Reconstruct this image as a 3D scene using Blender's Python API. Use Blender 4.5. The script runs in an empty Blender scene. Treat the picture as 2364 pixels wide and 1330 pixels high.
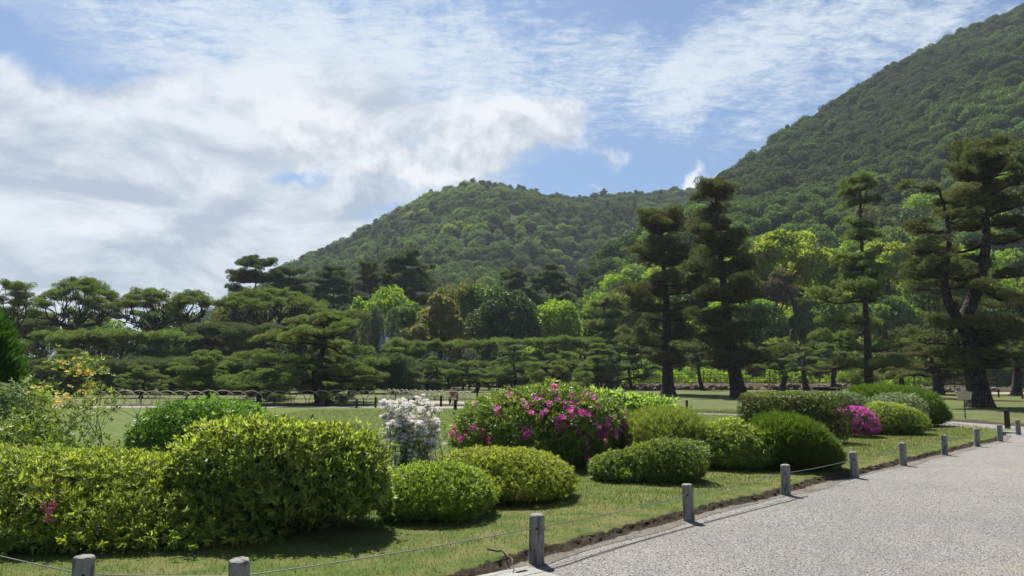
import bpy, math, random
import numpy as np
from mathutils import Vector, Matrix, Euler

sc = bpy.context.scene
COL = sc.collection
RNG = np.random.default_rng(11)
random.seed(5)

# ------------------------------------------------------------------ camera
EYE = 1.6
FPX = 1750.0                       # focal length in pixels of the 2364 px wide photograph
PITCH = math.atan(201.0 / FPX)
cam_d = bpy.data.cameras.new("camera")
cam_d.lens = 36.0 * FPX / 2364.0
cam_d.clip_end = 4000.0
cam = bpy.data.objects.new("camera", cam_d)
cam.location = (0, 0, EYE)
cam.rotation_euler = (math.pi / 2 + PITCH, 0, 0)
COL.objects.link(cam)
sc.camera = cam

# ------------------------------------------------------------------ light
SUN_AZ = math.radians(-16.0)       # clockwise from +Y (the view direction): slightly to the left
SUN_EL = math.radians(56.0)
sun_dir = Vector((math.sin(SUN_AZ) * math.cos(SUN_EL), math.cos(SUN_AZ) * math.cos(SUN_EL), math.sin(SUN_EL)))
sun_d = bpy.data.lights.new("sun", 'SUN')
sun_d.energy = 5.0
sun_d.angle = math.radians(0.53)
sun_d.color = (1.0, 0.955, 0.88)
sun = bpy.data.objects.new("sun", sun_d)
sun.rotation_euler = (-sun_dir).to_track_quat('-Z', 'Y').to_euler()
sun.location = (0, 0, 60)
COL.objects.link(sun)

sc.view_settings.view_transform = 'Standard'
sc.view_settings.look = 'None'
sc.view_settings.exposure = 1.0
sc.view_settings.gamma = 1.0
sc.view_settings.use_curve_mapping = False
cy = sc.cycles
cy.max_bounces = 10
cy.diffuse_bounces = 6
cy.glossy_bounces = 2
cy.transmission_bounces = 5
cy.transparent_max_bounces = 8
cy.volume_bounces = 0
cy.sample_clamp_indirect = 4.0
cy.use_denoising = True
cy.denoiser = 'OPENIMAGEDENOISE'
cy.denoising_input_passes = 'RGB_ALBEDO_NORMAL'
cy.denoising_prefilter = 'ACCURATE'
cy.use_adaptive_sampling = False
cy.caustics_reflective = False
cy.caustics_refractive = False

# ------------------------------------------------------------------ photo helpers (where a thing stands, at its real distance)
SP, CP = math.sin(PITCH), math.cos(PITCH)
def ray(px, py):
    a = (px - 1182.0) / FPX
    b = (665.0 - py) / FPX
    return np.array([a, CP - b * SP, SP + b * CP])     # x, y, z direction
def at(px, py, Y):
    d = ray(px, py)
    t = Y / d[1]
    return np.array([d[0] * t, Y, EYE + d[2] * t])
def gnd(px, py, z=0.0):
    d = ray(px, py)
    t = (z - EYE) / d[2]
    return np.array([d[0] * t, d[1] * t, z])
def azel(px, py):
    d = ray(px, py); d = d / np.linalg.norm(d)
    return math.atan2(d[0], d[1]), math.asin(d[2])

# ------------------------------------------------------------------ node helper
class NT:
    def __init__(self, tree):
        self.t = tree; tree.nodes.clear()
    def n(self, kind, **kw):
        nd = self.t.nodes.new(kind)
        for k, v in kw.items(): setattr(nd, k, v)
        return nd
    def put(self, sock, v):
        if isinstance(v, bpy.types.NodeSocket): self.t.links.new(v, sock)
        elif v is not None: sock.default_value = v
    def m(self, op, a, b=None, c=None, clamp=False):
        nd = self.n('ShaderNodeMath', operation=op, use_clamp=clamp)
        self.put(nd.inputs[0], a)
        if b is not None: self.put(nd.inputs[1], b)
        if c is not None: self.put(nd.inputs[2], c)
        return nd.outputs[0]
    def vm(self, op, a, b=None, s=None):
        nd = self.n('ShaderNodeVectorMath', operation=op)
        self.put(nd.inputs[0], a)
        if b is not None: self.put(nd.inputs[1], b)
        if s is not None: self.put(nd.inputs['Scale'], s)
        return nd.outputs[0]
    def noise(self, vec, scale, detail=4, rough=.55, dist=0., out='Fac', lac=2.0):
        nd = self.n('ShaderNodeTexNoise')
        self.put(nd.inputs['Vector'], vec); nd.inputs['Scale'].default_value = scale
        nd.inputs['Detail'].default_value = detail; nd.inputs['Roughness'].default_value = rough
        nd.inputs['Distortion'].default_value = dist; nd.inputs['Lacunarity'].default_value = lac
        return nd.outputs[out]
    def ss(self, v, lo, hi, a=0., b=1.):
        nd = self.n('ShaderNodeMapRange', interpolation_type='SMOOTHSTEP')
        self.put(nd.inputs[0], v)
        for i, x in zip((1, 2, 3, 4), (lo, hi, a, b)): self.put(nd.inputs[i], x)
        return nd.outputs[0]
    def mix(self, f, a, b, mode='MIX'):
        nd = self.n('ShaderNodeMix', data_type='RGBA', blend_type=mode)
        self.put(nd.inputs[0], f)
        self.put(nd.inputs[6], tuple(a) + (1,) if isinstance(a, (tuple, list)) and len(a) == 3 else a)
        self.put(nd.inputs[7], tuple(b) + (1,) if isinstance(b, (tuple, list)) and len(b) == 3 else b)
        return nd.outputs[2]
    def xyz(self, v):
        nd = self.n('ShaderNodeSeparateXYZ'); self.put(nd.inputs[0], v); return nd.outputs
    def cxyz(self, x, y, z):
        nd = self.n('ShaderNodeCombineXYZ')
        for i, v in enumerate((x, y, z)): self.put(nd.inputs[i], v)
        return nd.outputs[0]

# ------------------------------------------------------------------ sky
world = bpy.data.worlds.new("World")
sc.world = world
world.use_nodes = True
SKY_STRENGTH = 0.054
def build_sky():
    w = NT(world.node_tree)
    sky = w.n('ShaderNodeTexSky', sky_type='NISHITA', sun_disc=False)
    sky.sun_elevation = SUN_EL; sky.sun_rotation = SUN_AZ
    sky.altitude = 0; sky.air_density = 1.0; sky.dust_density = 1.2; sky.ozone_density = 1.6
    d = w.n('ShaderNodeTexCoord').outputs['Generated']
    x, y, z = w.xyz(d)
    az = w.m('ARCTAN2', x, y); el = w.m('ARCSINE', z)
    warp = w.noise(d, 5.0, 5, .6, out='Color')
    wx, wy, wz = w.xyz(warp)
    azw = w.m('ADD', az, w.m('MULTIPLY_ADD', wx, .24, -.12))
    elw = w.m('ADD', el, w.m('MULTIPLY_ADD', wy, .16, -.08))
    def blob(px, py, rx, ry, wgt, A=None, E=None):
        a0, e0 = azel(px, py)
        u = w.m('MULTIPLY_ADD', A or azw, FPX / rx, -a0 * FPX / rx)
        v = w.m('MULTIPLY_ADD', E or elw, FPX / ry, -e0 * FPX / ry)
        r2 = w.m('ADD', w.m('MULTIPLY', u, u), w.m('MULTIPLY', v, v))
        return w.m('MULTIPLY', w.m('EXPONENT', w.m('MULTIPLY', r2, -1.0)), wgt)
    def total(lst, **k):
        s = None
        for b in lst:
            o = blob(*b, **k); s = o if s is None else w.m('ADD', s, o)
        return s
    pz = w.m('ADD', w.m('MAXIMUM', z, 0.0), .12)
    pl = w.cxyz(w.m('DIVIDE', x, pz), w.m('DIVIDE', y, pz), 0.0)         # a flat cloud layer overhead
    # thin high cloud, streaked away from the viewer and broken into ripples
    mp = w.n('ShaderNodeMapping'); w.put(mp.inputs[0], pl)
    mp.inputs['Rotation'].default_value = (0, 0, math.radians(14)); mp.inputs['Scale'].default_value = (2.3, .75, 1)
    stre = w.noise(mp.outputs[0], 2.0, 9, .68, .7)
    mp2 = w.n('ShaderNodeMapping'); w.put(mp2.inputs[0], pl)
    mp2.inputs['Rotation'].default_value = (0, 0, math.radians(-32)); mp2.inputs['Scale'].default_value = (1.0, 1.9, 1)
    fine = w.noise(mp2.outputs[0], 15.0, 8, .74, .5)
    veil = total([(560, 90, 560, 170, .36), (1000, 200, 520, 150, .34), (1720, 220, 330, 130, .34), (2050, 40, 460, 90, .34), (150, 150, 260, 60, -.22), (1500, 420, 200, 70, -.42), (1500, 40, 110, 70, -.14), (40, 60, 150, 80, -.2)])
    sm = w.m('ADD', veil, w.m('MULTIPLY_ADD', stre, 1.0, w.m('MULTIPLY_ADD', fine, 1.15, -.58)))
    cir = w.ss(sm, .52, 1.15, 0, .88)
    # a broad soft sheet of stratus low on the left
    mp3 = w.n('ShaderNodeMapping'); w.put(mp3.inputs[0], d); mp3.inputs['Scale'].default_value = (1.0, 1.0, 2.3); mp3.inputs['Rotation'].default_value = (0, math.radians(14), 0)
    soft = w.noise(mp3.outputs[0], 5.2, 9, .62, .5)
    sheet = total([(60, 520, 520, 330, 1.05), (420, 330, 360, 150, .80), (640, 480, 460, 170, .75), (880, 300, 300, 90, .45), (640, 570, 330, 60, .3), (690, 410, 125, 28, -1.25), (870, 515, 200, 18, -.35), (30, 110, 260, 55, -.55), (1480, 420, 190, 60, -.3)])
    other = w.ss(w.noise(d, 1.7, 3, .5), .5, .72, 0, .75)                 # the rest of the sky carries the same sort of cloud
    sheet = w.m('ADD', sheet, w.m('MULTIPLY', other, w.ss(w.m('ABSOLUTE', az), .75, 1.2)))
    al_s = w.ss(w.m('ADD', sheet, w.m('MULTIPLY_ADD', soft, 1.3, -.65)), .10, .85, 0, .93)
    soft2 = w.noise(w.vm('ADD', mp3.outputs[0], (-.01, 0, .06)), 5.2, 9, .62, .5)
    sl = w.m('MULTIPLY_ADD', w.m('SUBTRACT', soft, soft2), 4.2, .58)
    sl = w.m('ADD', sl, total([(30, 200, 150, 40, .35), (400, 210, 180, 70, .28), (700, 560, 200, 40, .12), (220, 560, 520, 120, -.26), (300, 440, 200, 45, -.22), (700, 370, 140, 30, -.12), (80, 300, 200, 40, -.12)]))
    sl = w.m('MINIMUM', w.m('MAXIMUM', sl, 0.0), 1.0)
    # cumulus heads standing in front of it
    def billow(v):
        v2 = w.vm('ADD', v, w.vm('SCALE', w.noise(v, 16.0, 4, .6, out='Color'), None, .09)); r = None
        for sc_, k in ((11.0, .55), (27.0, .25), (58.0, .12)):
            vo = w.n('ShaderNodeTexVoronoi'); w.put(vo.inputs['Vector'], v2); vo.inputs['Scale'].default_value = sc_
            t = w.m('MULTIPLY', vo.outputs['Distance'], -k); r = t if r is None else w.m('ADD', r, t)
        return w.m('ADD', r, .86)
    def puffs(v): return w.m('ADD', w.m('MULTIPLY', w.noise(v, 8.5, 9, .62, .35), .70), w.m('MULTIPLY', billow(v), .34))
    puff = puffs(d)
    heads = total([(660, 290, 150, 75, .85), (770, 340, 150, 60, .80), (900, 400, 170, 50, .6), (1180, 300, 130, 75, 1.0), (1290, 320, 90, 70, .7), (1080, 340, 120, 60, .7), (1010, 410, 150, 30, .7),
                   (480, 415, 130, 30, .62), (130, 480, 130, 34, .6), (330, 520, 120, 26, .45), (470, 500, 110, 22, .45), (60, 380, 90, 30, .4), (390, 190, 120, 60, .5), (1605, 394, 34, 28, .9), (1670, 387, 24, 13, .7), (1420, 372, 55, 15, .55), (1490, 400, 24, 13, .5), (1380, 430, 60, 12, .45)])
    cov = w.m('ADD', heads, w.m('MULTIPLY_ADD', puff, 2.0, -1.16))
    al_c = w.ss(cov, .14, .78, 0, .95)
    lit = w.m('MULTIPLY_ADD', w.m('SUBTRACT', puff, puffs(w.vm('ADD', d, (-.006, 0, .022)))), 6.5, .64)
    lit = w.m('ADD', lit, total([(640, 260, 130, 50, .3), (1190, 260, 180, 50, .3), (1605, 380, 60, 40, .3), (760, 385, 220, 28, -.30), (1180, 385, 160, 25, -.25)]))
    lit = w.m('MINIMUM', w.m('MAXIMUM', lit, 0.0), 1.0)
    cs = w.mix(sl, (4.2, 4.9, 5.8), (8.0, 8.4, 8.8))
    cc = w.mix(lit, (5.2, 5.7, 6.3), (8.5, 8.8, 9.1))
    base = w.mix(1.0, sky.outputs[0], (.61, .79, .96), 'MULTIPLY')
    c1 = w.mix(cir, base, (7.3, 8.1, 8.7))
    c2 = w.mix(al_c, w.mix(al_s, c1, cs), cc)
    hz = w.ss(el, -.02, .16, .35, 0)
    c2 = w.mix(hz, c2, (5.2, 6.0, 6.9))
    bg = w.n('ShaderNodeBackground'); w.put(bg.inputs[0], c2); bg.inputs[1].default_value = SKY_STRENGTH
    out = w.n('ShaderNodeOutputWorld'); w.put(out.inputs[0], bg.outputs[0])
build_sky()
world.cycles.sampling_method = 'MANUAL'
world.cycles.sample_map_resolution = 512

# ------------------------------------------------------------------ mesh helpers
class Buf:
    """collects numpy geometry and links it as ONE mesh object"""
    def __init__(self): self.V=[]; self.F=[]; self.T=[]; self.n=0
    def add(self, V, F, mat=0, tint=None):
        V = np.asarray(V, np.float32).reshape(-1, 3); F = np.asarray(F, np.int32)
        if len(V) == 0 or len(F) == 0: return self
        if tint is None: tint = np.full(len(V), .5, np.float32)
        elif np.isscalar(tint): tint = np.full(len(V), tint, np.float32)
        self.V.append(V); self.T.append(np.asarray(tint, np.float32)); self.F.append((F + self.n, mat)); self.n += len(V)
        return self
    def mesh(self, name, mats, smooth=False):
        me = bpy.data.meshes.new(name)
        V = np.concatenate(self.V); T = np.concatenate(self.T)
        me.vertices.add(len(V)); me.vertices.foreach_set("co", V.ravel())
        loops = np.concatenate([f.ravel() for f, m in self.F])
        tot = np.concatenate([np.full(len(f), f.shape[1], np.int32) for f, m in self.F])
        mi = np.concatenate([np.full(len(f), m, np.int32) for f, m in self.F])
        me.loops.add(len(loops)); me.loops.foreach_set("vertex_index", loops)
        me.polygons.add(len(tot)); me.polygons.foreach_set("loop_start", np.concatenate([[0], np.cumsum(tot)[:-1]]).astype(np.int32))
        me.polygons.foreach_set("material_index", mi)
        if smooth: me.polygons.foreach_set("use_smooth", np.ones(len(tot), bool))
        else: me.polygons.foreach_set("use_smooth", np.zeros(len(tot), bool))
        a = me.attributes.new("tint", 'FLOAT', 'POINT'); a.data.foreach_set("value", T)
        me.update(calc_edges=True); me.validate()
        for m in (mats if isinstance(mats, (list, tuple)) else [mats]): me.materials.append(m)
        return me
    def obj(self, name, mats, parent=None, smooth=False):
        return link(name, self.mesh(name, mats, smooth), parent)

def link(name, me, parent=None, loc=None):
    o = bpy.data.objects.new(name, me); COL.objects.link(o)
    if parent is not None: o.parent = parent
    if loc is not None: o.location = loc
    return o
def tag(o, label=None, cat=None, group=None, kind=None):
    if label: o['label'] = label
    if cat: o['category'] = cat
    if group: o['group'] = group
    if kind: o['kind'] = kind
    return o
def thing(name, label, cat, loc=(0, 0, 0), group=None, rz=0.0):
    o = bpy.data.objects.new(name, None); COL.objects.link(o)
    o.empty_display_size = .2; o.location = [float(c) for c in loc]; o.rotation_euler = (0, 0, rz)
    return tag(o, label, cat, group)

def unit(a):
    return a / np.maximum(np.linalg.norm(a, axis=-1, keepdims=True), 1e-9)
def rnd_dirs(n, rng):
    return unit(rng.normal(size=(n, 3)))
def frame(N, rng):
    """two unit vectors at right angles to each N, spun at random"""
    r = rnd_dirs(len(N), rng)
    A = unit(np.cross(N, r)); B = np.cross(N, A)
    return A, B

def leaf_quads(P, D, S, L, W, droop=0.0):
    """diamond leaves: base P, direction D, side S"""
    n = len(P)
    L = np.broadcast_to(np.asarray(L, float), (n,))[:, None]; W = np.broadcast_to(np.asarray(W, float), (n,))[:, None]
    U = np.cross(D, S)
    mid = P + D * L * .5 + U * (L * .06)
    tip = P + D * L - U * (L * droop)
    V = np.stack([P, mid + S * W * .5, tip, mid - S * W * .5], 1).reshape(-1, 3)
    F = np.arange(n * 4).reshape(-1, 4)
    return V, F
def rosettes(buf, P, N, k, L, W, spread, rng, mat=0, tint=None, droop=.05, lj=.25):
    """k leaves round each shoot tip P with axis N"""
    n = len(P)
    A, B = frame(N, rng)
    ph = (np.arange(k) / k * 2 * np.pi)[None, :] + rng.uniform(0, 6.28, (n, 1)) + rng.normal(0, .25, (n, k))
    el = np.clip(rng.normal(spread, .22, (n, k)), .05, 1.7)                 # angle off the axis
    D = N[:, None, :] * np.cos(el)[..., None] + (A[:, None, :] * np.cos(ph)[..., None] + B[:, None, :] * np.sin(ph)[..., None]) * np.sin(el)[..., None]
    D = D.reshape(-1, 3)
    Ax = np.repeat(N, k, 0)
    S = unit(np.cross(D, Ax) + rng.normal(0, .25, D.shape)); S = unit(S - D * (S * D).sum(1, keepdims=True))
    PP = np.repeat(P, k, 0)
    l = L * (1 + rng.normal(0, lj, len(D)).clip(-.6, .8)); w = W * (1 + rng.normal(0, .15, len(D)).clip(-.4, .5))
    V, F = leaf_quads(PP, D, S, l, w, droop)
    if tint is None: tint = rng.uniform(0, 1, n)
    t = np.repeat(np.clip(np.repeat(tint, k) + rng.normal(0, .12, n * k), 0, 1), 4)
    buf.add(V, F, mat, t)
def tufts(buf, P, N, k, L, W, spread, rng, mat=0, tint=None):
    """k needle blades (triangles) round each P"""
    n = len(P)
    D = unit(np.repeat(N, k, 0) + rnd_dirs(n * k, rng) * spread)
    S = unit(np.cross(D, rnd_dirs(n * k, rng)))
    PP = np.repeat(P, k, 0)
    l = (L * rng.uniform(.7, 1.25, n * k))[:, None]; w = W * .5
    V = np.stack([PP - S * w, PP + S * w, PP + D * l], 1).reshape(-1, 3)
    if tint is None: tint = rng.uniform(0, 1, n)
    buf.add(V, np.arange(n * k * 3).reshape(-1, 3), mat, np.repeat(np.clip(np.repeat(tint, k) + rng.normal(0, .08, n * k), 0, 1), 3))

def tube(buf, path, radii, sides=7, mat=0, cap=False, rough=0.0, rng=None, tint=.5):
    p = np.asarray(path, float); m = len(p)
    r = np.broadcast_to(np.asarray(radii, float), (m,))
    t = np.gradient(p, axis=0); t = unit(t)
    ref = np.array([0., 0., 1.]) if abs(t[:, 2]).mean() < .8 else np.array([0., 1., 0.])
    a = unit(np.cross(t, ref)); b = np.cross(t, a)
    ph = np.arange(sides) / sides * 2 * np.pi
    rr = np.repeat(r[:, None], sides, 1)
    if rough and rng is not None:
        rr = rr * (1 + rng.normal(0, rough, (1, sides)) * .7 + rng.normal(0, rough, (m, sides)) * .6)
    V = p[:, None, :] + (a[:, None, :] * np.cos(ph)[None, :, None] + b[:, None, :] * np.sin(ph)[None, :, None]) * rr[..., None]
    i = np.arange(m - 1)[:, None] * sides; j = np.arange(sides)[None, :]; jn = (j + 1) % sides
    F = np.stack([i + j, i + jn, i + sides + jn, i + sides + j], -1).reshape(-1, 4)
    buf.add(V.reshape(-1, 3), F, mat, tint)
    if cap:
        for k, q in ((0, p[0]), (m - 1, p[-1])):
            ring = np.arange(sides) + k * sides
            Vc = np.vstack([V.reshape(-1, 3)[ring], q[None]])
            Fc = np.stack([np.arange(sides), (np.arange(sides) + 1) % sides, np.full(sides, sides)], 1)
            buf.add(Vc, Fc, mat, tint)
def bend(p0, p1, n, amp, rng, sag=0.0):
    """a wandering polyline from p0 to p1"""
    p0 = np.asarray(p0, float); p1 = np.asarray(p1, float)
    t = np.linspace(0, 1, n)[:, None]
    L = np.linalg.norm(p1 - p0)
    p = p0 + (p1 - p0) * t
    off = np.zeros((n, 3))
    for k in (1, 2, 3, 5):
        off += np.sin(np.pi * t * k + rng.uniform(0, 6.28)) * rng.normal(0, 1, 3) / k
    off -= off[0] * (1 - t) + off[-1] * t
    p = p + off * amp * L
    p[:, 2] += -sag * L * (4 * t[:, 0] * (1 - t[:, 0]))
    return p
def box(buf, c, s, rz=0.0, mat=0, tint=.5, rx=0.0, ry=0.0, bev=0.0):
    c = np.asarray(c, float); s = np.asarray(s, float) / 2
    if bev <= 0:
        v = np.array([[x, y, z] for z in (-1, 1) for y in (-1, 1) for x in (-1, 1)], float) * s
        F = np.array([[0, 2, 3, 1], [4, 5, 7, 6], [0, 1, 5, 4], [2, 6, 7, 3], [0, 4, 6, 2], [1, 3, 7, 5]])
    else:
        b = bev; v = []
        prof = [(-s[2], b), (-s[2] + b, 0), (s[2] - b, 0), (s[2], b)]
        for z, ins in prof:
            X, Y = s[0] - ins, s[1] - ins; q = b * .6
            v += [(-X + q, -Y, z), (X - q, -Y, z), (X, -Y + q, z), (X, Y - q, z), (X - q, Y, z), (-X + q, Y, z), (-X, Y - q, z), (-X, -Y + q, z)]
        v = np.array(v)
        F = [[r * 8 + j, r * 8 + (j + 1) % 8, (r + 1) * 8 + (j + 1) % 8, (r + 1) * 8 + j] for r in range(3) for j in range(8)]
    M = np.array(Euler((rx, ry, rz)).to_matrix())
    v = v @ M.T + c
    buf.add(v, np.array(F), mat, tint)
    if bev > 0:
        top = np.arange(24, 32); bot = np.arange(0, 8)
        buf.add(v[top], np.array([[0, 1, 2, 3], [0, 3, 4, 7], [4, 5, 6, 7]]), mat, tint)
        buf.add(v[bot], np.array([[3, 2, 1, 0], [7, 4, 3, 0], [7, 6, 5, 4]]), mat, tint)

# ------------------------------------------------------------------ materials
def mat(name):
    m = bpy.data.materials.new(name); m.use_nodes = True
    return m, NT(m.node_tree)
def finish(w, shader, disp=None):
    o = w.n('ShaderNodeOutputMaterial'); w.put(o.inputs[0], shader)
    if disp is not None: w.put(o.inputs[2], disp)
def pbsdf(w, col, rough=.7, spec=.3, normal=None):
    b = w.n('ShaderNodeBsdfPrincipled')
    w.put(b.inputs['Base Color'], tuple(col) + (1,) if isinstance(col, (tuple, list)) and len(col) == 3 else col)
    w.put(b.inputs['Roughness'], rough); w.put(b.inputs['Specular IOR Level'], spec)
    if normal is not None: w.put(b.inputs['Normal'], normal)
    return b.outputs[0]
def bump(w, h, dist=.02, strength=.6):
    b = w.n('ShaderNodeBump'); b.inputs['Strength'].default_value = strength; b.inputs['Distance'].default_value = dist
    w.put(b.inputs['Height'], h); return b.outputs[0]
def leaf_mat(name, dark, light, trans=.42, tcol=None, rough=.45, spec=.35, hue=0.0, inst=False, gain=1.0):
    """a leaf: colour runs dark > light with each leaf's own age value; some light passes through"""
    m, w = mat(name)
    a = w.n('ShaderNodeAttribute', attribute_name='tint').outputs['Fac']
    rnd = w.n('ShaderNodeObjectInfo').outputs['Random']
    if inst: rnd = w.n('ShaderNodeAttribute', attribute_name='hue', attribute_type='INSTANCER').outputs['Fac']
    c = w.mix(a, dark, light)
    if hue:
        hsv = w.n('ShaderNodeHueSaturation'); w.put(hsv.inputs['Color'], c)
        w.put(hsv.inputs['Hue'], w.m('MULTIPLY_ADD', rnd, hue * .12, .5 - hue * .06))
        w.put(hsv.inputs['Value'], w.m('MULTIPLY_ADD', rnd, hue * .7, 1 - hue * .35))
        c = hsv.outputs[0]
    tc = w.mix(1.0, c, tcol or (1.5, 1.45, .55), 'MULTIPLY')
    b = pbsdf(w, c, rough, spec)
    t = w.n('ShaderNodeBsdfTranslucent'); w.put(t.inputs[0], tc)
    x = w.n('ShaderNodeMixShader'); x.inputs[0].default_value = trans
    w.put(x.inputs[1], b); w.put(x.inputs[2], t.outputs[0])
    finish(w, x.outputs[0])
    return m

def pos(w): return w.n('ShaderNodeNewGeometry').outputs['Position']
def objc(w): return w.n('ShaderNodeTexCoord').outputs['Object']

def bark_mat(name, c1, c2, scale=1.0, bmp=.05):
    m, w = mat(name)
    p = pos(w)
    mp = w.n('ShaderNodeMapping'); w.put(mp.inputs[0], p); mp.inputs['Scale'].default_value = (7 * scale, 7 * scale, 2.2 * scale)
    v = w.n('ShaderNodeTexVoronoi', feature='DISTANCE_TO_EDGE'); w.put(v.inputs['Vector'], mp.outputs[0]); v.inputs['Scale'].default_value = 1.0
    plate = w.ss(v.outputs['Distance'], .0, .25)
    n = w.noise(p, 9 * scale, 5, .65)
    c = w.mix(w.m('MULTIPLY', plate, w.ss(n, .3, .7)), c1, c2)
    finish(w, pbsdf(w, c, .9, .15, bump(w, w.m('ADD', plate, w.m('MULTIPLY', n, .6)), bmp, .9)))
    return m

M = {}
M['bark_pine'] = bark_mat('pine_bark', (.024, .020, .018), (.120, .100, .082))
M['bark_grey'] = bark_mat('grey_bark', (.05, .045, .04), (.16, .145, .125), 1.5)
M['bark_brown'] = bark_mat('twig_bark', (.035, .026, .02), (.11, .085, .06), 6, .01)
M['needle'] = leaf_mat('pine_needles', (.070, .100, .038), (.265, .325, .108), .40, (1.2, 1.3, .6), .55, .15, .3)
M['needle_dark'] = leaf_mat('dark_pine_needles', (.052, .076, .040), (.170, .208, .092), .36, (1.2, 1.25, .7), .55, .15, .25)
M['needle_brown'] = leaf_mat('brownish_pine_needles', (.050, .068, .034), (.195, .215, .088), .38, (1.2, 1.25, .6), .55, .15, .3)

# ------------------------------------------------------------------ ground, path, lawns
def snoise(x, y, s, seed=0):
    """cheap smooth noise from a few sines, -1..1"""
    r = np.random.default_rng(seed); v = np.zeros(np.broadcast(x, y).shape)
    for i in range(7):
        a = r.uniform(0, 6.28); f = s * r.uniform(.5, 2.2)
        v = v + np.sin((x * math.cos(a) + y * math.sin(a)) * f + r.uniform(0, 6.28)) / 7 * 1.7
    return v

def grass_ground(name, ca, cb, cdry, scale=1.0, dry=.5, worn=False):
    m, w = mat(name)
    p = pos(w)
    big = w.noise(p, .35 * scale, 4, .6); mid = w.noise(p, 3.0 * scale, 5, .65)
    mp = w.n('ShaderNodeMapping'); w.put(mp.inputs[0], p); mp.inputs['Scale'].default_value = (45, 45, 10)
    fine = w.noise(mp.outputs[0], 1.0, 4, .7)
    c = w.mix(w.ss(w.m('MULTIPLY_ADD', fine, .6, w.m('MULTIPLY', mid, .4)), .35, .65), ca, cb)
    c = w.mix(w.m('MULTIPLY', w.ss(w.m('MULTIPLY_ADD', big, .45, w.m('MULTIPLY', mid, .55)), .44, .60), wear(w, p, dry) if worn else dry), c, cdry)
    finish(w, pbsdf(w, c, .9, .1, bump(w, w.m('ADD', fine, w.m('MULTIPLY', mid, .5)), .03, .8)))
    return m
def wear(w, p, dry):
    x, y, z = w.xyz(p)                      # the strip next to the path is trodden and dry
    d = w.m('MULTIPLY', w.m('SUBTRACT', w.m('SUBTRACT', y, w.m('MULTIPLY', x, 1.02)), 6.3), .7)
    return w.m('MULTIPLY', w.ss(d, 4.0, .8, .25, 1.0), dry)
M['lawn'] = grass_ground('lawn_turf', (.056, .086, .016), (.106, .148, .030), (.165, .140, .058), 1.0, .8, True)
M['lawn_far'] = grass_ground('far_lawn_turf', (.062, .082, .022), (.105, .128, .036), (.140, .125, .058), .5, .55)
M['field'] = grass_ground('rough_ground', (.05, .06, .025), (.10, .11, .04), (.14, .12, .07), .3, .6)

def soil_mat():
    m, w = mat('soil_and_moss')
    p = pos(w)
    n = w.noise(p, 6, 5, .7); f = w.noise(p, 55, 4, .75); k = w.noise(p, 18, 3, .6)
    c = w.mix(w.ss(f, .3, .7), (.020, .015, .011), (.115, .088, .062))
    c = w.mix(w.ss(w.m('MULTIPLY_ADD', n, .6, w.m('MULTIPLY', k, .4)), .5, .66, 0, .65), c, (.070, .074, .022))
    finish(w, pbsdf(w, c, .95, .1, bump(w, f, .03, 1.0)))
    return m
M['soil'] = soil_mat()
def dirt_mat(name, c1, c2):
    m, w = mat(name)
    p = pos(w)
    f = w.noise(p, 40, 5, .75); n = w.noise(p, 3, 4, .6)
    c = w.mix(w.ss(w.m('MULTIPLY_ADD', f, .6, w.m('MULTIPLY', n, .4)), .35, .65), c1, c2)
    finish(w, pbsdf(w, c, .95, .1, bump(w, f, .02, .7)))
    return m
M['dirt'] = dirt_mat('path_edge_dirt', (.095, .082, .068), (.20, .182, .158))
M['sand'] = dirt_mat('pale_sand', (.24, .205, .16), (.34, .30, .245))

def gravel_mat():
    m, w = mat('grey_gravel')
    p = pos(w)
    v = w.n('ShaderNodeTexVoronoi'); w.put(v.inputs['Vector'], p); v.inputs['Scale'].default_value = 78
    v2 = w.n('ShaderNodeTexVoronoi'); w.put(v2.inputs['Vector'], p); v2.inputs['Scale'].default_value = 190
    rr = w.n('ShaderNodeSeparateColor'); w.put(rr.inputs[0], v.outputs['Color'])
    r2 = w.n('ShaderNodeSeparateColor'); w.put(r2.inputs[0], v2.outputs['Color'])
    k = w.m('ADD', w.m('MULTIPLY', rr.outputs[0], .6), w.m('MULTIPLY', r2.outputs[1], .4))
    c = w.mix(w.ss(k, .1, .9), (.125, .121, .113), (.375, .363, .336))
    c = w.mix(w.m('MULTIPLY', w.ss(rr.outputs[2], .72, .95), .5), c, (.24, .20, .155))
    patch = w.noise(p, .55, 4, .6); mid = w.noise(p, 4.5, 4, .6)
    mp = w.n('ShaderNodeMapping'); w.put(mp.inputs[0], p); mp.inputs['Rotation'].default_value = (0, 0, .9); mp.inputs['Scale'].default_value = (.3, 1.6, 1)
    band = w.noise(mp.outputs[0], .9, 4, .6)
    c = w.mix(w.ss(w.m('MULTIPLY_ADD', band, .7, w.m('MULTIPLY', mid, .3)), .50, .68, 0, .6), c, (.285, .255, .205))
    c = w.mix(w.ss(w.m('MULTIPLY_ADD', patch, .6, w.m('MULTIPLY', mid, .4)), .42, .62, 0, .35), c, (.145, .14, .132))
    h = w.m('SUBTRACT', 1.0, w.m('ADD', w.m('MULTIPLY', v.outputs['Distance'], 1.0), w.m('MULTIPLY', v2.outputs['Distance'], .6)))
    finish(w, pbsdf(w, c, .85, .2, bump(w, h, .012, .85)))
    return m
M['gravel'] = gravel_mat()

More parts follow.
